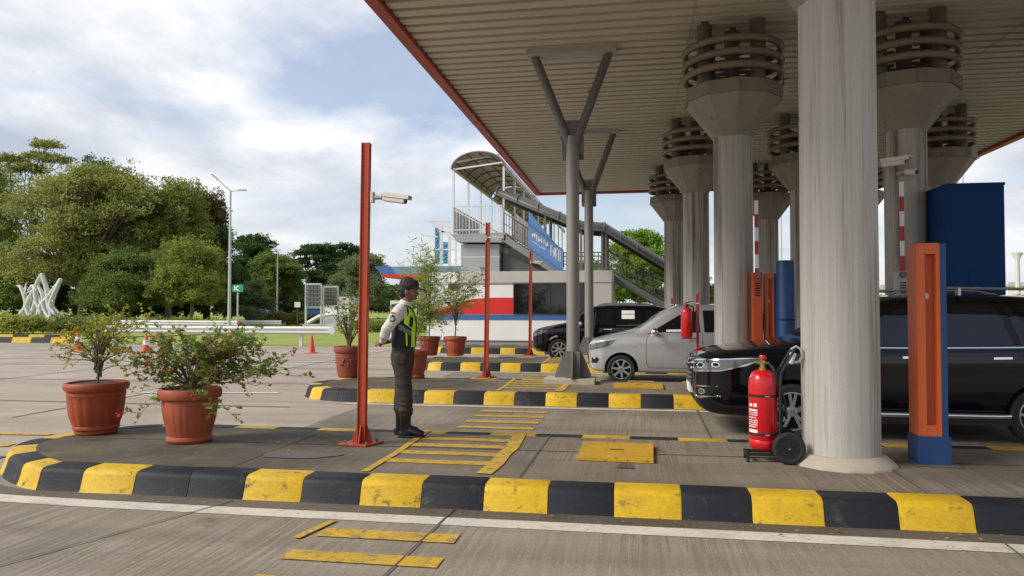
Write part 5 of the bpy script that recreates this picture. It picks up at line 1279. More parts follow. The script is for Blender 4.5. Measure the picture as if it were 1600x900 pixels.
def bvh_of(o):
    me = o.data; return BVHTree.FromPolygons([v.co.copy() for v in me.vertices], [tuple(p.vertices) for p in me.polygons])
def densify(out, step):
    r = []
    for i in range(len(out)):
        a, b = Vector(out[i]), Vector(out[(i+1) % len(out)]); n = max(1, int((b-a).length/step))
        r += [a.lerp(b, j/n) for j in range(n)]
    return r
def panel(mb, bvh, out, mode, off=.004, m=0, step=.06, depth=.015):
    """project a flat outline on the body: mode 's' = from the side (x,z) at -y, 'f' = from the front (y,z), 'r' rear, 't' top (x,y)"""
    pts = densify([(p[0], p[1]) for p in out], step); bm = bmesh.new()
    vs = [bm.verts.new((p.x, p.y, 0)) for p in pts]; f = bm.faces.new(vs)
    bmesh.ops.triangulate(bm, faces=[f])
    for _ in range(3):
        long = [e for e in bm.edges if e.calc_length() > step*1.6]
        if not long: break
        bmesh.ops.subdivide_edges(bm, edges=long, cuts=1); bmesh.ops.triangulate(bm, faces=bm.faces[:])
    O, D = {'s': (lambda a,b: Vector((a,-3,b)), Vector((0,1,0))), 'S': (lambda a,b: Vector((a,3,b)), Vector((0,-1,0))), 'f': (lambda a,b: Vector((-3,a,b)), Vector((1,0,0))),
            'r': (lambda a,b: Vector((9,a,b)), Vector((-1,0,0))), 't': (lambda a,b: Vector((a,b,5)), Vector((0,0,-1)))}[mode]
    idx = {}; V3 = []; last = None
    for v in bm.verts:
        h = bvh.ray_cast(O(v.co.x, v.co.y), D)
        if h[0] is None:
            n = bvh.find_nearest(O(v.co.x, v.co.y)+D*2.5); loc = n[0]
        else: loc = h[0]
        idx[v] = len(V3); V3.append(loc-D*off)
    F = [[idx[v] for v in f.verts] for f in bm.faces]
    # orient outward
    nrm = sum(((V3[f[1]]-V3[f[0]]).cross(V3[f[2]]-V3[f[0]]) for f in F), Vector())
    if nrm.dot(D) > 0: F = [f[::-1] for f in F]
    be = [(idx[e.verts[0]], idx[e.verts[1]]) for e in bm.edges if len(e.link_faces) == 1]
    bm.free(); n0 = len(V3); ring = {}
    for a, b in be:
        for q in (a, b):
            if q not in ring: ring[q] = len(V3); V3.append(V3[q]+D*depth)
    F += [[a, b, ring[b], ring[a]] for a, b in be]
    mb.add(V3, F, m)
def strip_out(p, w):
    """polyline -> thin closed outline"""
    p = [Vector(q) for q in p]; L = []; Rr = []
    for i, q in enumerate(p):
        t = (p[min(i+1,len(p)-1)]-p[max(i-1,0)]).normalized(); n = Vector((-t.y, t.x))*w/2; L.append(q+n); Rr.append(q-n)
    return [tuple(a) for a in L+Rr[::-1]]
def wheel(par, c, r, w, rimr, style, off):
    c = Vector(c); y0, y1 = -w/2, w/2
    m = MB(); m.lathe([(rimr,y0+.01),(r*.90,y0),(r*.97,y0+.02),(r,y0+.05),(r,y1-.05),(r*.97,y1-.02),(r*.90,y1),(rimr,y1-.01)], c, 48, axis='y', caps=False); ty = m.build('tyre', M['rubber'], par, smooth=40)
    wh = ty
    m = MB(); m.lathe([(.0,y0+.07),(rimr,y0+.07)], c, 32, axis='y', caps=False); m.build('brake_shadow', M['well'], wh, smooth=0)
    m = MB(); m.lathe([(rimr*1.0,y0+.06),(rimr*1.01,y0+.005),(rimr*.95,y0+.004),(rimr*.92,y0+.03)], c, 48, axis='y', caps=False)
    n = {'five': 5, 'seven': 7, 'multi': 8}[style]
    for i in range(n):
        a0 = 2*PI*i/n+off
        for da in ((-.17,.17) if style == 'five' else (0,)):
            a = a0+da; ws = .034 if style == 'five' else .045
            p0 = c+Vector((math.cos(a0+da*.7)*.045, y0+.022, math.sin(a0+da*.7)*.045)); p1 = c+Vector((math.cos(a)*rimr*.96, y0+.018, math.sin(a)*rimr*.96)); m.bar(p0, p1, ws, .022, up=(0,1,0))
    m.lathe([(.0,y0+.004),(.06,y0+.006),(.07,y0+.03),(.07,y0+.05)], c, 24, axis='y', caps=False); m.build('rim', M['alloy'], wh, smooth=35)
    m = MB(); m.lathe([(.0,y0+.001),(.026,y0+.002),(.03,y0+.01)], c, 16, axis='y', caps=False); m.build('hub_cap', M['galv_dark'], wh)
    return wh
def car(name, label, loc, tab, wheels, hw, paint, spec):
    t = thing(name, label, 'car', (0,0,0), 'cars waiting in the toll lanes')
    xs = sorted(set([r[0] for r in tab]+spec.get('xs', [])))
    S = []
    for x in xs:
        w, zb, zs, zr, wr, hd = interp(tab, x); neg, half = car_section(w, zb, zs, zr, wr, hd)
        ring = [(0,zb)]+half+[(0,zr)]+[(-y,z) for y, z in half[::-1]]
        S.append([(x, y, z) for y, z in ring])
    k = len(S[0]); m = MB(); vs = [p for r in S for p in r]
    fs = [(i*k+j, (i+1)*k+j, (i+1)*k+(j+1)%k, i*k+(j+1)%k)[::-1] for i in range(len(S)-1) for j in range(k)]
    n = len(vs); c0 = (S[0][0][0]-.012, 0, sum(p[2] for p in S[0])/k); c1 = (S[-1][0][0]+.012, 0, sum(p[2] for p in S[-1])/k); vs += [c0, c1]
    fs += [(n, j, (j+1)%k)[::-1] for j in range(k)]+[(n+1, (len(S)-1)*k+(j+1)%k, (len(S)-1)*k+j)[::-1] for j in range(k)]
    m.add(vs, [f[::-1] for f in fs]); body = m.build('body', [M[paint], M['well']], t, smooth=180)
    sb = body.modifiers.new('s', 'SUBSURF'); sb.levels = sb.render_levels = 2; bake(body)
    bm = bmesh.new(); bm.from_mesh(body.data); bmesh.ops.recalc_face_normals(bm, faces=bm.faces); bm.to_mesh(body.data); bm.free()
    bv0 = bvh_of(body)
    cut = MB()
    for wx in wheels['x']:
        for sy in (-1, 1):
            cut.lathe([(wheels['r']+.055, -.16), (wheels['r']+.055, .30)], (wx, sy*(hw-.13)+ (0 if sy > 0 else -.14), wheels['z']+.005), 48, axis='y')
    co = cut.build('cutter', M['well'], None, smooth=0)
    bmx = bmesh.new(); bmx.from_mesh(co.data); bmesh.ops.recalc_face_normals(bmx, faces=bmx.faces); bmx.to_mesh(co.data); bmx.free()
    bo = body.modifiers.new('b', 'BOOLEAN'); bo.object = co; bo.operation = 'DIFFERENCE'; bo.solver = 'EXACT'; bo.material_mode = 'TRANSFER'; bake(body)
    bpy.data.objects.remove(co)
    body.data.set_sharp_from_angle(angle=R(40))
    for i, wx in enumerate(wheels['x']):
        for sy in (-1, 1):
            wp = wheel(t, (wx, sy*(hw-.115), wheels['z']), wheels['r'], .21, wheels['rim'], wheels['style'], .3+i*.4)
            wp.name = 'wheel'
            if sy > 0:
                pass
    def put(nm, mt, items, par=t, off=.004, depth=.012, step=.07, sm=40):
        one = nm in ('grille_bar', 'lamp_trim', 'lamp_unit', 'window_notice'); mb = MB(); q = None
        for mode, out in items:
            panel(mb, bv0, out, mode, off, 0, step, depth)
            if not one: q = mb.build(nm, M[mt], par, smooth=sm); mb = MB()
        return mb.build(nm, M[mt], par, smooth=sm) if one else q
    spec['fn'](t, body, put, bv0)
    t.location = loc
    return t
def both(o): return [('s', o), ('S', o)]
# ---------------------------------------------------------------- big black people carrier
TA = [ # x, half width, z bottom, z shoulder, z top, half top width, hood flag
 (0.00,.50,.42,.86,.93,.40,1),(.05,.66,.34,.90,1.00,.52,1),(.16,.80,.27,.95,1.045,.60,1),(.35,.885,.24,.985,1.08,.68,1),(.70,.905,.24,1.02,1.125,.72,1),(1.10,.915,.24,1.05,1.175,.74,1),(1.34,.915,.24,1.075,1.215,.75,1),
 (1.50,.915,.24,1.085,1.30,.735,.3),(1.80,.915,.24,1.09,1.52,.735,0),(2.12,.915,.24,1.095,1.70,.715,0),(2.45,.915,.24,1.10,1.775,.71,0),(3.0,.915,.24,1.11,1.795,.71,0),(3.6,.915,.24,1.12,1.79,.705,0),(4.15,.91,.25,1.13,1.76,.695,0),(4.48,.89,.28,1.13,1.69,.66,0),(4.66,.86,.32,1.10,1.50,.57,0),(4.74,.80,.38,1.02,1.18,.58,.6)]
def fnA(t, body, put, bv):
    put('side_window', 'dark_glass', both([(1.72,1.16),(1.98,1.33),(2.26,1.515),(2.45,1.60),(2.66,1.635),(2.70,1.15)]))
    put('side_window', 'dark_glass', both([(2.78,1.15),(2.76,1.64),(3.1,1.65),(3.52,1.635),(3.66,1.17)]))
    put('side_window', 'dark_glass', both([(3.74,1.17),(3.61,1.63),(3.66,1.632),(3.95,1.185)]))
    put('side_window', 'dark_glass', both([(4.06,1.19),(3.76,1.63),(4.1,1.61),(4.40,1.56),(4.52,1.40),(4.50,1.22)]))
    put('windscreen', 'dark_glass', [('f', [(-.70,1.27),(-.60,1.62),(-.4,1.70),(0,1.715),(.4,1.70),(.60,1.62),(.70,1.27),(.4,1.245),(0,1.235),(-.4,1.245)])])
    put('door_gap', 'seam', both(strip_out([(1.66,1.12),(1.60,.95),(1.60,.5),(1.68,.36)], .008))+both(strip_out([(2.74,1.12),(2.74,.55),(2.70,.36)], .008))+both(strip_out([(3.70,1.12),(3.82,.95),(3.80,.80)], .008))+both(strip_out([(1.68,.36),(2.70,.36),(3.55,.36)], .008)), off=.002, depth=.004)
    put('belt_trim', 'chrome', both(strip_out([(1.70,1.125),(2.7,1.125),(3.7,1.142),(4.2,1.162),(4.5,1.19)], .016)), off=.006)
    for xa in (2.42, 3.42):
        h = put('door_handle', 'chrome', both([(xa,1.0),(xa+.20,1.005),(xa+.20,1.03),(xa,1.025)]), off=.022, depth=.02)
    put('head_lamp', 'lens', [('s', [(.10,.80),(.30,.825),(.60,.90),(.84,.982),(.60,.978),(.30,.955),(.13,.93)]),('f', [(-.80,.815),(-.50,.79),(-.46,.80),(-.46,.91),(-.55,.925),(-.80,.945)])], off=.006)
    put('head_lamp', 'lens', [('S', [(.10,.80),(.30,.825),(.60,.90),(.80,.975),(.60,.972),(.30,.955),(.13,.93)]),('f', [(.80,.815),(.50,.79),(.46,.80),(.46,.91),(.55,.925),(.80,.945)])], off=.006)
    put('lamp_trim', 'chrome', [('f', strip_out([(-.46,.785),(-.62,.795),(-.80,.812)], .018)),('f', strip_out([(-.46,.925),(-.6,.94),(-.80,.955)], .016)),('s', strip_out([(.12,.81),(.30,.818),(.60,.892),(.86,.985)], .016)),('s', strip_out([(.13,.945),(.35,.965),(.60,.978),(.86,.985)], .012))], off=.012)
    def circ(mode, cx_, cz_, rx_, rz_): return (mode, [(cx_+rx_*math.cos(2*PI*i/18), cz_+rz_*math.sin(2*PI*i/18)) for i in range(18)])
    for it in (circ('f',-.70,.878,.052,.040), circ('f',-.585,.868,.040,.034), circ('s',.25,.893,.05,.033)):
        mb = MB(); panel(mb, bv, it[1], it[0], .011, 0, .05, .008); q = mb.build('lamp_unit', M['chrome'], t)
        mb = MB(); c_ = (sum(p[0] for p in it[1])/18, sum(p[1] for p in it[1])/18); panel(mb, bv, [(c_[0]+(p[0]-c_[0])*.68, c_[1]+(p[1]-c_[1])*.68) for p in it[1]], it[0], .017, 0, .05, .006); mb.build('lamp_lens', M['well'], q)
    for it in (circ('f',-.72,.545,.045,.040),):
        mb = MB(); panel(mb, bv, strip_out([(-.85,.495),(-.61,.47),(-.56,.54),(-.62,.605),(-.85,.62)], .014), 'f', .014, 0, .05, .008); mb.build('fog_bezel', M['chrome'], t)
        mb = MB(); panel(mb, bv, it[1], it[0], .016, 0, .05, .008); q = mb.build('fog_bulb', M['chrome'], t)
        mb = MB(); panel(mb, bv, [(-.72+(p[0]+.72)*.7, .545+(p[1]-.545)*.7) for p in it[1]], it[0], .021, 0, .05, .006); mb.build('fog_lens', M['lens'], q)
    put('grille', 'well', [('f', [(-.44,.80),(-.46,.92),(-.40,.965),(0,.98),(.40,.965),(.46,.92),(.44,.80),(.36,.60),(.30,.565),(-.30,.565),(-.36,.60)])], off=.005, step=.09)
    gb = []
    for z, w in ((.93,.44),(.865,.46),(.79,.43),(.73,.40),(.67,.37),(.61,.34)): gb.append(('f', strip_out([(-w,z+.02),(-.15,z),(.15,z),(w,z+.02)], .026)))
    put('grille_bar', 'galv_dark', gb, off=.022, depth=.02)
    put('grille_bar', 'chrome', [('f', strip_out([(-.46,.895),(-.15,.86),(.15,.86),(.46,.895)], .022)),('f', strip_out([(-.44,.825),(-.15,.795),(.15,.795),(.44,.825)], .018))], off=.03, depth=.025)
    m = MB(); m.torus((-.045,0,.905), .062, .010, 24, 8); 
    mb = MB(); 
    for a in range(20):
        pass
    put('emblem', 'chrome', [('f', [(.075*math.cos(2*PI*i/18), .915+.052*math.sin(2*PI*i/18)) for i in range(18)])], off=.035, depth=.02)
    put('number_plate', 'white_paint', [('f', [(-.215,.475),(.215,.475),(.215,.60),(-.215,.60)])], off=.03, depth=.03, step=.4)
    put('fog_lamp', 'well', [('f', [(-.84,.50),(-.62,.475),(-.57,.54),(-.63,.60),(-.84,.615)]),('s', [(.13,.50),(.13,.62),(.26,.63),(.20,.52)])], off=.008)
    put('fog_lamp', 'lens', [('f', [(.84,.50),(.62,.475),(.57,.54),(.63,.60),(.84,.615)])], off=.008)
    put('bumper_trim', 'chrome', [('f', strip_out([(-.86,.50),(-.66,.455),(-.5,.52),(-.42,.58)], .014)),('f', strip_out([(.86,.50),(.66,.455),(.5,.52),(.42,.58)], .014))], off=.012)
    put('lower_intake', 'well', [('f', [(-.56,.40),(.56,.40),(.50,.46),(-.50,.46)])], off=.004)
    m = MB(); m.tube([(1.45,-.93,.335),(1.6,-.955,.335),(3.45,-.955,.335),(3.58,-.93,.335)], .035, 10); m.build('side_step', M['chrome'], t)
    m = MB(); m.box(1.45,3.75,-.90,-.80,.22,.31); m.box(1.45,3.75,.80,.90,.22,.31); m.build('sill', M['black'], t, smooth=0)
    for s in (-1,1):
        m = MB(); m.tube([(2.35,s*.66,1.765),(2.5,s*.66,1.83),(3.0,s*.655,1.85),(3.9,s*.65,1.835),(4.25,s*.645,1.755)], .018, 8); m.bar((3.15,s*.655,1.76),(3.15,s*.655,1.85),.09,.03); m.build('roof_rail', M['alloy'], t)
        m = MB(); m.ell((1.78,s*1.02,1.17), (.085,.11,.075), 16, 10); mr = m.build('mirror', M['car_black'], t, smooth=80)
        m = MB(); m.bar((1.80,s*.87,1.13),(1.80,s*.97,1.15),.08,.04); m.build('mirror_arm', M['black'], mr)
    put('wiper', 'black', [('f', strip_out([(-.55,1.27),(-.1,1.30)], .02)),('f', strip_out([(.0,1.265),(.5,1.29)], .02))], off=.012)
    put('bonnet_gap', 'seam', [('t', strip_out([(.20,-.66),(.6,-.76),(1.2,-.82)], .010)),('t', strip_out([(.20,.66),(.6,.76),(1.2,.82)], .010))], off=.002, depth=.004)
    put('dash_paper', 'white_paint', [('f', [(-.62,1.30),(-.36,1.29),(-.34,1.35),(-.60,1.36)])], off=.005, depth=.003)
    put('tail_lamp', 'red_paint', [('r', [(.62,1.0),(.84,1.0),(.80,1.35),(.68,1.35)]),('r', [(-.62,1.0),(-.84,1.0),(-.80,1.35),(-.68,1.35)])])
cA = car('people_carrier', 'glossy black people carrier with chrome grille, nearest car, behind the column', (.76, 10.42, .004), TA, dict(x=(1.16,3.93), r=.335, z=.335, rim=.235, style='five'), .915, 'car_black', dict(fn=fnA, xs=[.10,.25,.5,.9,1.25,1.65,1.95,2.3,2.7,3.3,3.9,4.35]))
# ---------------------------------------------------------------- silver people carrier
TB = [(0.00,.42,.38,.74,.80,.36,1),(.05,.58,.30,.80,.88,.46,1),(.15,.72,.24,.86,.935,.55,1),(.32,.80,.22,.91,.985,.62,1),(.62,.825,.22,.965,1.055,.66,1),(.92,.83,.22,1.0,1.115,.68,1),(1.05,.83,.22,1.01,1.16,.68,1),
 (1.22,.83,.22,1.015,1.29,.655,.3),(1.5,.83,.22,1.02,1.495,.63,0),(1.8,.83,.22,1.03,1.645,.61,0),(2.1,.83,.22,1.04,1.682,.60,0),(2.7,.83,.22,1.05,1.69,.60,0),(3.4,.825,.23,1.06,1.67,.56,0),(3.85,.80,.28,1.06,1.58,.54,0),(4.04,.78,.33,1.03,1.42,.52,0),(4.12,.73,.38,.95,1.10,.52,.6)]
def fnB(t, body, put, bv):
    put('side_window', 'dark_glass', both([(1.33,1.085),(1.62,1.26),(1.92,1.44),(2.1,1.515),(2.32,1.54),(2.36,1.085)]))
    put('side_window', 'dark_glass', both([(2.44,1.09),(2.42,1.545),(2.8,1.55),(3.08,1.535),(3.16,1.10)]))
    put('side_window', 'dark_glass', both([(3.24,1.11),(3.16,1.53),(3.55,1.50),(3.82,1.42),(3.86,1.15)]))
    put('windscreen', 'dark_glass', [('f', [(-.62,1.18),(-.53,1.52),(-.3,1.585),(0,1.60),(.3,1.585),(.53,1.52),(.62,1.18),(.3,1.155),(0,1.15),(-.3,1.155)])])
    put('door_gap', 'seam', both(strip_out([(1.30,1.06),(1.24,.9),(1.24,.45),(1.30,.34)], .009))+both(strip_out([(2.40,1.06),(2.40,.5),(2.37,.34)], .009))+both(strip_out([(1.30,.34),(2.37,.34),(3.0,.34)], .009))+both(strip_out([(3.2,1.06),(3.28,.9),(3.2,.7)], .009)), off=.002, depth=.004)
    for xa in (2.1, 2.95): put('door_handle', 'car_silver', both([(xa,.93),(xa+.19,.935),(xa+.19,.965),(xa,.96)]), off=.022, depth=.02)
    put('head_lamp', 'lens', [('s', [(.07,.70),(.30,.745),(.48,.80),(.62,.935),(.45,.90),(.25,.875),(.10,.84)]),('f', [(-.70,.70),(-.42,.69),(-.40,.79),(-.70,.83)])], off=.006)
    put('head_lamp', 'lens', [('S', [(.07,.70),(.30,.745),(.48,.80),(.62,.935),(.45,.90),(.25,.875),(.10,.84)]),('f', [(.70,.70),(.42,.69),(.40,.79),(.70,.83)])], off=.006)
    put('grille', 'well', [('f', [(-.36,.66),(-.38,.78),(.38,.78),(.36,.66)])], off=.005)
    put('grille_bar', 'chrome', [('f', strip_out([(-.37,.70),(.37,.70)], .016)),('f', strip_out([(-.37,.74),(.37,.74)], .016))], off=.014)
    put('fog_recess', 'well', [('s', [(.08,.42),(.09,.55),(.20,.555),(.26,.50),(.20,.42)])], off=.005)
    put('lower_intake', 'well', [('f', [(-.5,.40),(.5,.40),(.44,.56),(-.44,.56)])], off=.004)
    put('number_plate', 'black', [('f', [(-.2,.50),(.2,.50),(.2,.61),(-.2,.61)])], off=.02, depth=.02, step=.4)
    put('bumper_lip', 'car_silver', [('f', [(-.66,.30),(.66,.30),(.62,.36),(-.62,.36)])], off=.03, depth=.03)
    put('side_lamp', 'orange_light', both([(.98,.77),(1.03,.772),(1.03,.785),(.98,.783)]), off=.006)
    for s in (-1,1):
        m = MB(); m.ell((1.42,s*.935,1.105), (.075,.10,.075), 16, 10); mr = m.build('mirror', M['chrome'], t, smooth=80)
        m = MB(); m.bar((1.44,s*.80,1.07),(1.44,s*.9,1.09),.07,.04); m.build('mirror_arm', M['black'], mr)
    m = MB(); m.ell((1.93,0,1.655), (.05,.03,.03), 10, 6); m.build('antenna', M['car_silver'], t)
    put('mirror_base', 'black', both([(1.24,1.06),(1.34,1.08),(1.44,1.15),(1.44,1.06)]), off=.006)
    put('bonnet_gap', 'seam', [('t', strip_out([(.16,-.58),(.6,-.69),(1.0,-.74)], .010))], off=.002, depth=.004)
    put('tail_lamp', 'red_paint', [('r', [(.55,.95),(.74,.95),(.70,1.35),(.6,1.35)]),('r', [(-.55,.95),(-.74,.95),(-.70,1.35),(-.6,1.35)])])
    put('dash_paper', 'white_paint', both([(1.66,1.10),(2.0,1.10),(2.0,1.15),(1.66,1.145)]), off=.006, depth=.003)
cB = car('people_carrier', 'silver people carrier in the second lane, behind the red post and extinguisher', (-.99, 16.62, .004), TB, dict(x=(.72,3.38), r=.30, z=.30, rim=.205, style='seven'), .83, 'car_silver', dict(fn=fnB, xs=[.10,.23,.47,.78,1.15,1.35,1.65,1.95,2.4,3.05,3.6]))
# ---------------------------------------------------------------- far black wagon
def fnC(t, body, put, bv):
    sx = 1.06
    put('side_window', 'dark_glass', both([(1.42,1.10),(1.76,1.32),(2.03,1.50),(2.3,1.56),(2.45,1.56),(2.50,1.09)]))
    put('side_window', 'dark_glass', both([(2.58,1.10),(2.56,1.56),(2.96,1.565),(3.28,1.545),(3.36,1.11)]))
    put('side_window', 'dark_glass', both([(3.44,1.12),(3.36,1.54),(3.8,1.51),(4.05,1.42),(4.09,1.16)]))
    put('window_notice', 'white_paint', [('s', [(2.72,1.27),(3.10,1.27),(3.10,1.40),(2.72,1.40)]),('s', [(2.72,1.42),(3.10,1.42),(3.10,1.52),(2.72,1.52)])], off=.007, depth=.003)
    put('windscreen', 'dark_glass', [('f', [(-.62,1.18),(-.53,1.52),(-.3,1.585),(0,1.60),(.3,1.585),(.53,1.52),(.62,1.18),(.3,1.155),(0,1.15),(-.3,1.155)])])
    put('belt_trim', 'chrome', both(strip_out([(2.56,1.075),(3.0,1.085),(3.4,1.095)], .03)), off=.006)
    put('door_handle', 'chrome', both([(2.2,.95),(2.44,.95),(2.44,.975),(2.2,.975)]), off=.02, depth=.02)
    put('head_lamp', 'lens', [('s', [(.09,.74),(.36,.83),(.55,.93),(.40,.915),(.10,.83)]),('f', [(-.70,.74),(-.42,.73),(-.40,.79),(-.70,.83)])], off=.006)
    put('head_lamp', 'lens', [('S', [(.09,.74),(.36,.83),(.55,.93),(.40,.915),(.10,.83)])], off=.006)
    put('grille', 'well', [('f', [(-.36,.60),(-.38,.78),(.38,.78),(.36,.60)])], off=.005)
    put('bumper_lip', 'alloy', [('f', [(-.66,.34),(.66,.34),(.62,.40),(-.62,.40)]),('s', [(.05,.35),(.30,.30),(.30,.33),(.06,.40)])], off=.012, depth=.02)
    put('wheel_trim', 'alloy', [('s', strip_out([(.86+.42*math.cos(a), .33+.42*math.sin(a)) for a in [R(q) for q in range(95,140,9)]], .05))], off=.006)
    for s in (-1,1):
        m = MB(); m.tube([(2.0,s*.565,1.665),(2.2,s*.56,1.72),(3.3,s*.55,1.725),(3.75,s*.545,1.65)], .02, 8); m.build('roof_rail', M['alloy'], t)
        m = MB(); m.ell((1.52,s*.935,1.12), (.075,.10,.075), 14, 8); m.build('mirror', M['alloy'], t, smooth=80)
    put('tail_lamp', 'red_paint', [('r', [(.55,.95),(.74,.95),(.70,1.35),(.6,1.35)]),('r', [(-.55,.95),(-.74,.95),(-.70,1.35),(-.6,1.35)])])
TC = [(x*1.06, w, zb+.04, zs+.01, zr+.02, wr, h) for x, w, zb, zs, zr, wr, h in TB]
cC = car('estate_car', 'black car with papers in its side window, farthest lane, in front of the office', (-3.08, 22.85, .004), TC, dict(x=(.86,3.6), r=.335, z=.335, rim=.225, style='multi'), .83, 'car_black', dict(fn=fnC, xs=[.10,.23,.47,.78,1.15,1.35,1.65,1.95,2.4,3.05,3.6]))
# ================================================================== GUARD (local: faces +x, near side is -y)
GX, GY, GZ = -2.52, 7.86, .2
gd = thing('person', 'standing guard in dark cap, lime-edged navy vest, pale shirt and brown trousers, hands behind back', 'person', (0,0,0))
def lo(mb, P, r, n=14, m=0):
    """loft with elliptical rings: P list of (x,y,z), r list of (rx,ry) in the local ring frame (x forward, y side)"""
    vs = []; P = [Vector(p) for p in P]; k = len(P)
    for i, p in enumerate(P):
        t = (P[min(i+1,k-1)]-P[max(i-1,0)]).normalized()
        a = Vector((1,0,0)); a = (a-t*a.dot(t)); 
        if a.length < .2: a = Vector((0,0,1))-t*t.z
        a.normalize(); b = t.cross(a)
        for j in range(n):
            an = 2*PI*j/n; vs.append(p+a*math.cos(an)*r[i][0]+b*math.sin(an)*r[i][1])
    fs = [(i*n+j, i*n+(j+1)%n, (i+1)*n+(j+1)%n, (i+1)*n+j) for i in range(k-1) for j in range(n)]
    fs += [tuple(range(n))[::-1], tuple((k-1)*n+j for j in range(n))]
    mb.add(vs, fs, m)
def grow(mb, name, mt, vox, sm, par=gd):
    o = mb.build(name, M[mt], par, smooth=180); return remesh(o, vox, sm)
HX = .058   # head offset forward of the ankles
# -- body: head, neck, trunk, arms, hands, legs in one skin
b = MB()
b.ell((HX-.008,0,1.615), (.098,.076,.108), 20, 14)                       # skull
b.ell((HX+.034,0,1.572), (.062,.060,.072), 16, 12)                       # face
b.ell((HX+.048,0,1.530), (.042,.044,.034), 14, 10)                       # jaw
b.ell((HX+.072,0,1.520), (.020,.022,.018), 10, 8)                        # chin
b.add([(HX+.080,-.010,1.605),(HX+.080,.010,1.605),(HX+.122,0,1.570),(HX+.090,-.019,1.562),(HX+.090,.019,1.562)], [(0,1,2),(0,2,3),(1,4,2),(2,4,3),(0,3,4,1)])   # nose
b.ell((HX+.108,0,1.570), (.014,.013,.011), 10, 8); b.ell((HX+.084,0,1.548), (.016,.024,.009), 10, 8); b.ell((HX+.080,0,1.534), (.016,.022,.009), 10, 8)
b.ell((HX+.076,-.03,1.617), (.018,.024,.010), 10, 8); b.ell((HX+.076,.03,1.617), (.018,.024,.010), 10, 8)   # brow
for s in (-1,1): b.ell((HX-.012,s*.077,1.583), (.021,.011,.032), 10, 8); b.ell((HX+.055,s*.045,1.565), (.025,.018,.025), 10, 8)
lo(b, [(.012,0,1.38),(.022,0,1.45),(.035,0,1.50),(.042,0,1.56)], [(.065,.066),(.056,.056),(.053,.052),(.055,.054)])
lo(b, [(0,0,.90),(.0,0,1.05),(.0,0,1.2),(.0,0,1.36),(.0,0,1.42)], [(.09,.14),(.095,.145),(.10,.155),(.085,.15),(.05,.08)])
HANDS = {}
def arm(s, el, wr, palm):
    sh = Vector((-.015,s*.185,1.385)); lo(b, [(0,s*.10,1.37), sh, sh.lerp(Vector(el),.5), el, Vector(el).lerp(Vector(wr),.45), wr], [(.05,.05),(.052,.052),(.044,.044),(.038,.038),(.036,.036),(.026,.024)], 12)
arm(-1, (-.135,-.235,1.155), (-.215,-.115,1.035), None)
arm(1, (-.12,.235,1.155), (-.20,.11,1.03), None)
def hand(w, d, u, side):
    """palm from wrist w along d, knuckle plane normal u; four fingers curl round, thumb from the palm's side"""
    w = Vector(w); d = Vector(d).normalized(); u = Vector(u).normalized(); r = d.cross(u)*side
    c = w+d*.045; Mx = Matrix((d, r, u)).transposed()
    b.ell(tuple(c), (.050,.040,.017), 14, 10, 0, Mx); b.tube([w-d*.02, w+d*.02], [.024,.026], 10)
    for i, (off, L) in enumerate(((.029,.070),(.010,.078),(-.010,.072),(-.028,.058))):
        k = w+d*.085+r*off; p1 = k+d*L*.42-u*.006; p2 = p1+d*L*.18-u*L*.30; p3 = p2-d*L*.16-u*L*.20
        b.tube([w+d*.05+r*off*.8, k, p1, p2, p3], [.009,.0095,.0085,.008,.0065], 8)
    k = w+d*.025+r*.034; b.tube([w+d*.01+r*.02, k, k+d*.03+r*.016-u*.012, k+d*.055+r*.012-u*.022], [.012,.012,.0105,.008], 8)
hand((-.215,-.115,1.035), (-.75,.62,-.05), (-.5,-.7,.45), 1)
hand((-.20,.11,1.03), (-.55,-.80,-.06), (-.6,.3,.7), -1)
for s, ax in ((-1,.035),(1,-.045)): lo(b, [(0,s*.085,.92),(ax*.4,s*.09,.70),(ax*.7,s*.095,.48),(ax,s*.095,.28),(ax,s*.095,.10)], [(.075,.07),(.068,.062),(.05,.048),(.045,.042),(.036,.034)], 12)
body = grow(b, 'body', 'skin', .0062, 2)
for s in (-1,1):
    m = MB(); m.ell((HX+.085,s*.029,1.597), (.006,.010,.0045), 10, 8); m.build('eye', M['sign_white'], gd, smooth=80); m = MB(); m.ell((HX+.088,s*.029,1.597), (.005,.0065,.0048), 8, 6); m.build('pupil', M['hair'], gd, smooth=80)
m = MB(); m.ell((HX-.022,0,1.618), (.096,.083,.085), 18, 12); m.ell((HX-.055,0,1.575), (.055,.070,.060), 14, 10); hr = grow(m, 'hair', 'hair', .007, 2)
# -- cap
m = MB(); cpv = [(.112,.091,1.632),(.114,.093,1.655),(.110,.090,1.69),(.095,.08,1.722),(.065,.055,1.742),(.02,.02,1.752)]
lo(m, [(HX-.002+.004*i,0,z) for i, (_, __, z) in enumerate(cpv)], [(a, c) for a, c, z in cpv], 24); m.ell((HX+.016,0,1.752),(.009,.009,.006),8,6)
cp = grow(m, 'cap', 'cap', .0065, 2)
m = MB(); n = 14; vs = []
for i in range(n+1):
    a = -PI*.40+PI*.80*i/n; vs.append((HX+.10*math.cos(a), .085*math.sin(a), 1.638)); vs.append((HX+.088+.118*math.cos(a)**.7 if math.cos(a) > 0 else HX+.088, .074*math.sin(a), 1.625-.030*math.cos(a)**2+.0))
m.add(vs, [(2*i, 2*i+1, 2*i+3, 2*i+2) for i in range(n)]); bo = m.build('brim', M['cap'], cp, smooth=80); so = bo.modifiers.new('s','SOLIDIFY'); so.thickness = .007
m = MB(); m.tube([(HX+.112*math.cos(a), .092*math.sin(a), 1.645+.006*math.sin(a*2)) for a in [R(q) for q in range(-62,63,6)]], .0035, 6); m.build('cap_braid', M['band'], cp, smooth=80)
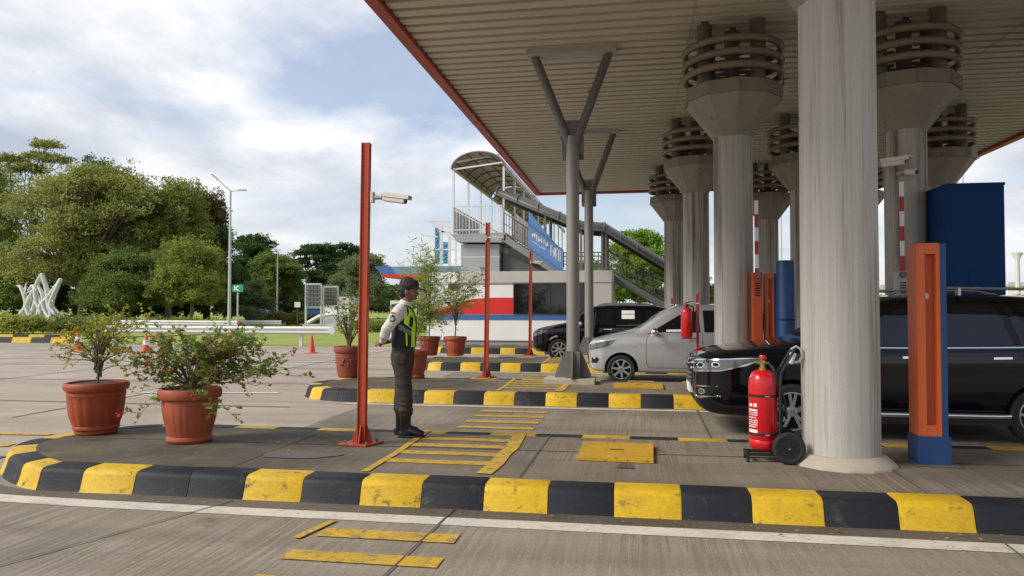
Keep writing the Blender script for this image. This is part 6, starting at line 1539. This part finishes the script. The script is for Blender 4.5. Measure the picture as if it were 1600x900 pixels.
# -- shirt
m = MB()
lo(m, [(.0,0,.98),(.0,0,1.10),(.0,0,1.22),(.0,0,1.34),(.0,0,1.41),(.012,0,1.452)], [(.112,.165),(.112,.165),(.118,.172),(.105,.178),(.078,.125),(.060,.064)], 22)
for s, el, wr in ((-1,(-.135,-.238,1.155),(-.208,-.122,1.042)),(1,(-.12,.238,1.155),(-.195,.115,1.037))):
    sh = Vector((-.015,s*.188,1.375)); el = Vector(el); wr = Vector(wr)
    lo(m, [(.0,s*.08,1.385),(-.008,s*.15,1.395), sh, sh.lerp(el,.45)+Vector((-.004,0,0)), el+Vector((-.006,0,.02)), el.lerp(wr,.25)+Vector((-.012,0,-.012)), el.lerp(wr,.65)+Vector((0,0,-.006)), wr], [(.062,.062),(.068,.066),(.072,.066),(.064,.060),(.060,.055),(.056,.052),(.044,.042),(.036,.034)], 16)
shirt = grow(m, 'shirt', 'shirt', .008, 3)
m = MB(); lo(m, [(.008,0,1.435),(.020,0,1.465),(.028,0,1.492)], [(.074,.080),(.066,.068),(.062,.062)], 20); cl = grow(m, 'collar', 'shirt', .006, 1, shirt)
# -- vest
m = MB()
lo(m, [(.0,0,.965),(.002,0,1.03),(.004,0,1.12),(.006,0,1.22),(.004,0,1.31),(.0,0,1.38),(.0,0,1.425),(.006,0,1.452)], [(.125,.178),(.132,.184),(.132,.184),(.136,.182),(.128,.164),(.108,.150),(.086,.122),(.066,.082)], 26)
vest = grow(m, 'vest', 'vest', .008, 3)
bvV = bvh_of(vest)
def vp(nm, mt, items, off=.004, par=vest):
    mb = MB()
    for mode, o in items: panel(mb, bvV, [(a, c) for a, c in o], mode, off, 0, .02, .006)
    return mb.build(nm, M[mt], par, smooth=60)
bvb = bvV
def vpanel(nm, mt, mode, outs, off=.004):
    mb = MB()
    for o in outs:
        # 'f' looks along -x on the chest, 's' along +y on the flank
        pts = densify(o, .012); bm = bmesh.new(); f = bm.faces.new([bm.verts.new((p.x,p.y,0)) for p in pts]); bmesh.ops.triangulate(bm, faces=[f])
        for _ in range(3):
            lg = [e for e in bm.edges if e.calc_length() > .03]
            if lg: bmesh.ops.subdivide_edges(bm, edges=lg, cuts=1); bmesh.ops.triangulate(bm, faces=bm.faces[:])
        vs = []; ix = {}
        for v in bm.verts:
            if mode == 'f': O, D = Vector((2,v.co.x,v.co.y)), Vector((-1,0,0))
            elif mode == 'b': O, D = Vector((-2,v.co.x,v.co.y)), Vector((1,0,0))
            else: O, D = Vector((v.co.x,-2 if mode == 's' else 2,v.co.y)), Vector((0,1 if mode == 's' else -1,0))
            h = bvb.ray_cast(O, D); loc = h[0] if h[0] else bvb.find_nearest(O+D*1.8)[0]; nn = h[1] if h[0] else -D
            ix[v] = len(vs); vs.append(loc-D*off*.6+nn*off*.6)
        fs = [[ix[v] for v in f.verts] for f in bm.faces]; nr = sum(((vs[f[1]]-vs[f[0]]).cross(vs[f[2]]-vs[f[0]]) for f in fs), Vector())
        if nr.dot(D) > 0: fs = [f[::-1] for f in fs]
        bm.free(); mb.add(vs, fs)
    return mb.build(nm, M[mt], vest, smooth=70)
vpanel('lime_edge', 'hivis', 'f', [[(-.115,.985),(-.045,.985),(-.04,1.24),(-.055,1.36),(-.085,1.43),(-.115,1.36),(-.150,1.30),(-.145,1.20),(-.105,1.18)], [(.115,.985),(.045,.985),(.04,1.24),(.055,1.36),(.085,1.43),(.115,1.36),(.150,1.30),(.145,1.20),(.105,1.18)]], .005)
vpanel('lime_side', 'hivis', 's', [[(.035,1.25),(.06,1.225),(.12,1.185),(.125,1.215),(.10,1.24),(.075,1.29),(.062,1.36),(.045,1.41),(.03,1.40),(.045,1.33)],[(.105,.985),(.128,.99),(.130,1.19),(.108,1.19)]], .007)
vpanel('lime_side', 'hivis', 'b', [[(-.16,1.27),(-.10,1.24),(-.10,1.27),(-.145,1.33),(-.12,1.40),(-.14,1.40),(-.165,1.33)]], .006)
vpanel('lime_side', 'hivis', 's', [[(.060,1.005),(.074,1.003),(.068,1.135),(.054,1.14)]], .006)
vpanel('grey_band', 'band', 's', [[(-.02,1.235),(.02,1.225),(.108,1.155),(.108,1.108),(.02,1.165),(-.02,1.175)]], .006)
vpanel('pocket', 'vest', 's', [[(.085,1.215),(.115,1.20),(.12,1.30),(.095,1.33)]], .014)
# -- trousers
m = MB()
lo(m, [(-.002,0,.865),(-.004,0,.93),(.0,0,.985)], [(.125,.165),(.122,.172),(.112,.162)], 22)
for s, ax in ((-1,.045),(1,-.045)):
    lo(m, [(-.004,s*.075,.95),(-.008,s*.085,.86),(ax*.3,s*.092,.72),(ax*.55,s*.096,.56),(ax*.8,s*.097,.44),(ax*.95,s*.098,.36),(ax,s*.098,.285),(ax+.004,s*.098,.235)], [(.112,.088),(.118,.088),(.104,.082),(.088,.076),(.084,.074),(.084,.073),(.082,.072),(.066,.062)], 18)
    m.torus((ax*1.0,s*.098,.30), .066, .020, 20, 8); m.torus((ax*.9,s*.098,.365), .070, .016, 20, 8)
    m.box(ax*.25-.065, ax*.25+.045, s*.17-.012, s*.17+.012, .80, .90)
tr = grow(m, 'trousers', 'trouser', .008, 3)
for v in tr.data.vertices:
    q = v.co; d = .0055*mnoise.noise(Vector((q.x*9, q.y*9, q.z*17)))+.004*math.sin(q.z*46+q.x*24+mnoise.noise(q*6)*4)*(1 if q.z < .62 else .45); n2 = Vector((q.x, q.y-math.copysign(.09,q.y), 0))
    if n2.length > .02: v.co = q+n2.normalized()*d
for v in shirt.data.vertices:
    q = v.co
    if abs(q.y) > .15: v.co = q+Vector((0, math.copysign(1,q.y), 0))*.0045*math.sin(q.z*52+q.x*35+mnoise.noise(q*8)*4)
m = MB(); lo(m, [(0,0,.955),(0,0,.99)], [(.126,.176),(.123,.174)], 24); m.build('belt', M['boot'], gd, smooth=60)
# -- boots
for s, ax in ((-1,.045),(1,-.045)):
    m = MB(); lo(m, [(ax,s*.098,.02),(ax,s*.098,.09),(ax+.0,s*.098,.17),(ax+.0,s*.098,.275)], [(.060,.046),(.058,.045),(.058,.052),(.064,.060)], 16)
    lo(m, [(ax-.07,s*.098,.045),(ax-.03,s*.098,.06),(ax+.06,s*.100,.065),(ax+.13,s*.103,.052),(ax+.185,s*.105,.042),(ax+.205,s*.105,.038)], [(.035,.036),(.055,.042),(.058,.044),(.045,.050),(.036,.044),(.020,.026)], 16)
    bt = grow(m, 'boot', 'boot', .0075, 2)
    m = MB(); o = []
    for i in range(24):
        a = 2*PI*i/24; cx_ = math.cos(a); o.append((ax+.065+.148*cx_, s*.101+(.052 if cx_ > -.2 else .045)*math.sin(a)*(1-.12*cx_**4), 0))
    m.prism(o, (0,0,.024)); m.build('sole', M['rubber'], bt, smooth=0, bevel=.004)
    m = MB()
    for i in range(5): z = .115+.028*i; m.tube([(ax+.052,s*.098-.022,z),(ax+.062,s*.098,z+.004),(ax+.052,s*.098+.022,z)], .0035, 5)
    m.build('lace', M['rubber'], bt)
# -- sleeve badge
bvS = bvh_of(shirt); keep = bvb; bvb = bvS
def badge(nm, mt, o, off):
    q = vpanel(nm, mt, 's', [o], off); q.parent = shirt
badge('badge', 'boot', [(-.098,1.265),(-.042,1.265),(-.042,1.325),(-.070,1.345),(-.098,1.325)][::1], .006)
badge('badge_emblem', 'patch_green', [(-.092,1.272),(-.048,1.272),(-.048,1.312),(-.092,1.312)], .009)
badge('badge_emblem', 'patch_white', [(-.078,1.28),(-.062,1.28),(-.058,1.298),(-.070,1.306),(-.082,1.298)], .012)
badge('badge_bar', 'patch_red', [(-.100,1.352),(-.040,1.348),(-.040,1.365),(-.100,1.369)], .006)
gd.location = (GX, GY, GZ); gd.rotation_euler.z = R(7)
# ================================================================== SKY, SUN, CAMERA
w = bpy.data.worlds.new('World'); SC.world = w; w.use_nodes = True; t = w.node_tree
bg = t.nodes['Background']; sky = N(t, 'ShaderNodeTexSky', sky_type='NISHITA'); sky.sun_disc = False
SUN_EL, SUN_AZ = R(38), R(-118)     # azimuth from +Y towards +X
sky.sun_elevation = SUN_EL; sky.sun_rotation = SUN_AZ; sky.air_density = 1.0; sky.dust_density = 1.5; sky.ozone_density = 2.0
co = N(t, 'ShaderNodeTexCoord'); nm = N(t, 'ShaderNodeVectorMath', operation='NORMALIZE'); t.links.new(co.outputs['Generated'], nm.inputs[0])
sp = N(t, 'ShaderNodeSeparateXYZ'); t.links.new(nm.outputs[0], sp.inputs[0])
zz = math_(t, 'ADD', math_(t, 'MAXIMUM', sp.outputs[2], 0.0), .22)
cb = N(t, 'ShaderNodeCombineXYZ'); t.links.new(math_(t, 'DIVIDE', sp.outputs[0], zz), cb.inputs[0]); t.links.new(math_(t, 'DIVIDE', sp.outputs[1], zz), cb.inputs[1])
def cl(scale, loc, det=8, ro=.58, dist=.0):
    mp = N(t, 'ShaderNodeMapping'); mp.inputs['Location'].default_value = loc; t.links.new(cb.outputs[0], mp.inputs[0]); return noise(t, mp.outputs[0], scale, det, ro, dist)
CO = SKY_OFF
cover_ = cl(.95, CO, 8, .55, .25)
# cloud deck: thin nearly everywhere, opening to blue in places
body_ = ramp(t, cover_, [(.39, .28), (.53, 1.0)])
shade = cl(1.05, (CO[0]+.25, CO[1]+.15, 3.3), 7, .55, .2)
ccol = ramp(t, shade, [(.38, (1.95, 2.22, 2.65)), (.48, (2.9, 3.05, 3.3)), (.58, (4.1, 4.1, 4.12))])
cloud = mix(t, 1.0, ccol, (1.0,1.0,1.0), 'MULTIPLY')
skyc = mix(t, 1.0, sky.outputs[0], (.62, .62, .64), 'MULTIPLY')
c = mix(t, body_, skyc, cloud)
hz = ramp(t, sp.outputs[2], [(.0, .7), (.20, 0.0)])
c = mix(t, hz, c, (3.3, 3.4, 3.55))
t.links.new(c, bg.inputs['Color']); bg.inputs['Strength'].default_value = .1
sd = bpy.data.lights.new('sun', 'SUN'); sd.energy = 1.5; sd.angle = R(24); sd.color = (1.0, .95, .87); so = bpy.data.objects.new('sun', sd); COL.objects.link(so)
dv = Vector((math.sin(SUN_AZ)*math.cos(SUN_EL), math.cos(SUN_AZ)*math.cos(SUN_EL), math.sin(SUN_EL)))
so.rotation_euler = (-dv).to_track_quat('-Z', 'Y').to_euler(); so.location = (-20,-20,40)
cam = bpy.data.cameras.new('camera'); cam.sensor_width = 36; cam.lens = FPX/1600*36; cam.clip_end = 4000; cam.clip_start = .05
camo = bpy.data.objects.new('camera', cam); COL.objects.link(camo); camo.location = (0,0,CAMZ); camo.rotation_euler = (PI/2+PITCH, 0, YAW); SC.camera = camo
SC.render.engine = 'CYCLES'; SC.cycles.use_denoising = True; SC.cycles.max_bounces = 8; SC.cycles.diffuse_bounces = 5; SC.cycles.glossy_bounces = 4; SC.cycles.transmission_bounces = 4
SC.view_settings.view_transform = 'Standard'; SC.view_settings.look = 'None'; SC.view_settings.exposure = EXPO; SC.view_settings.gamma = 1; SC.view_settings.use_curve_mapping = False
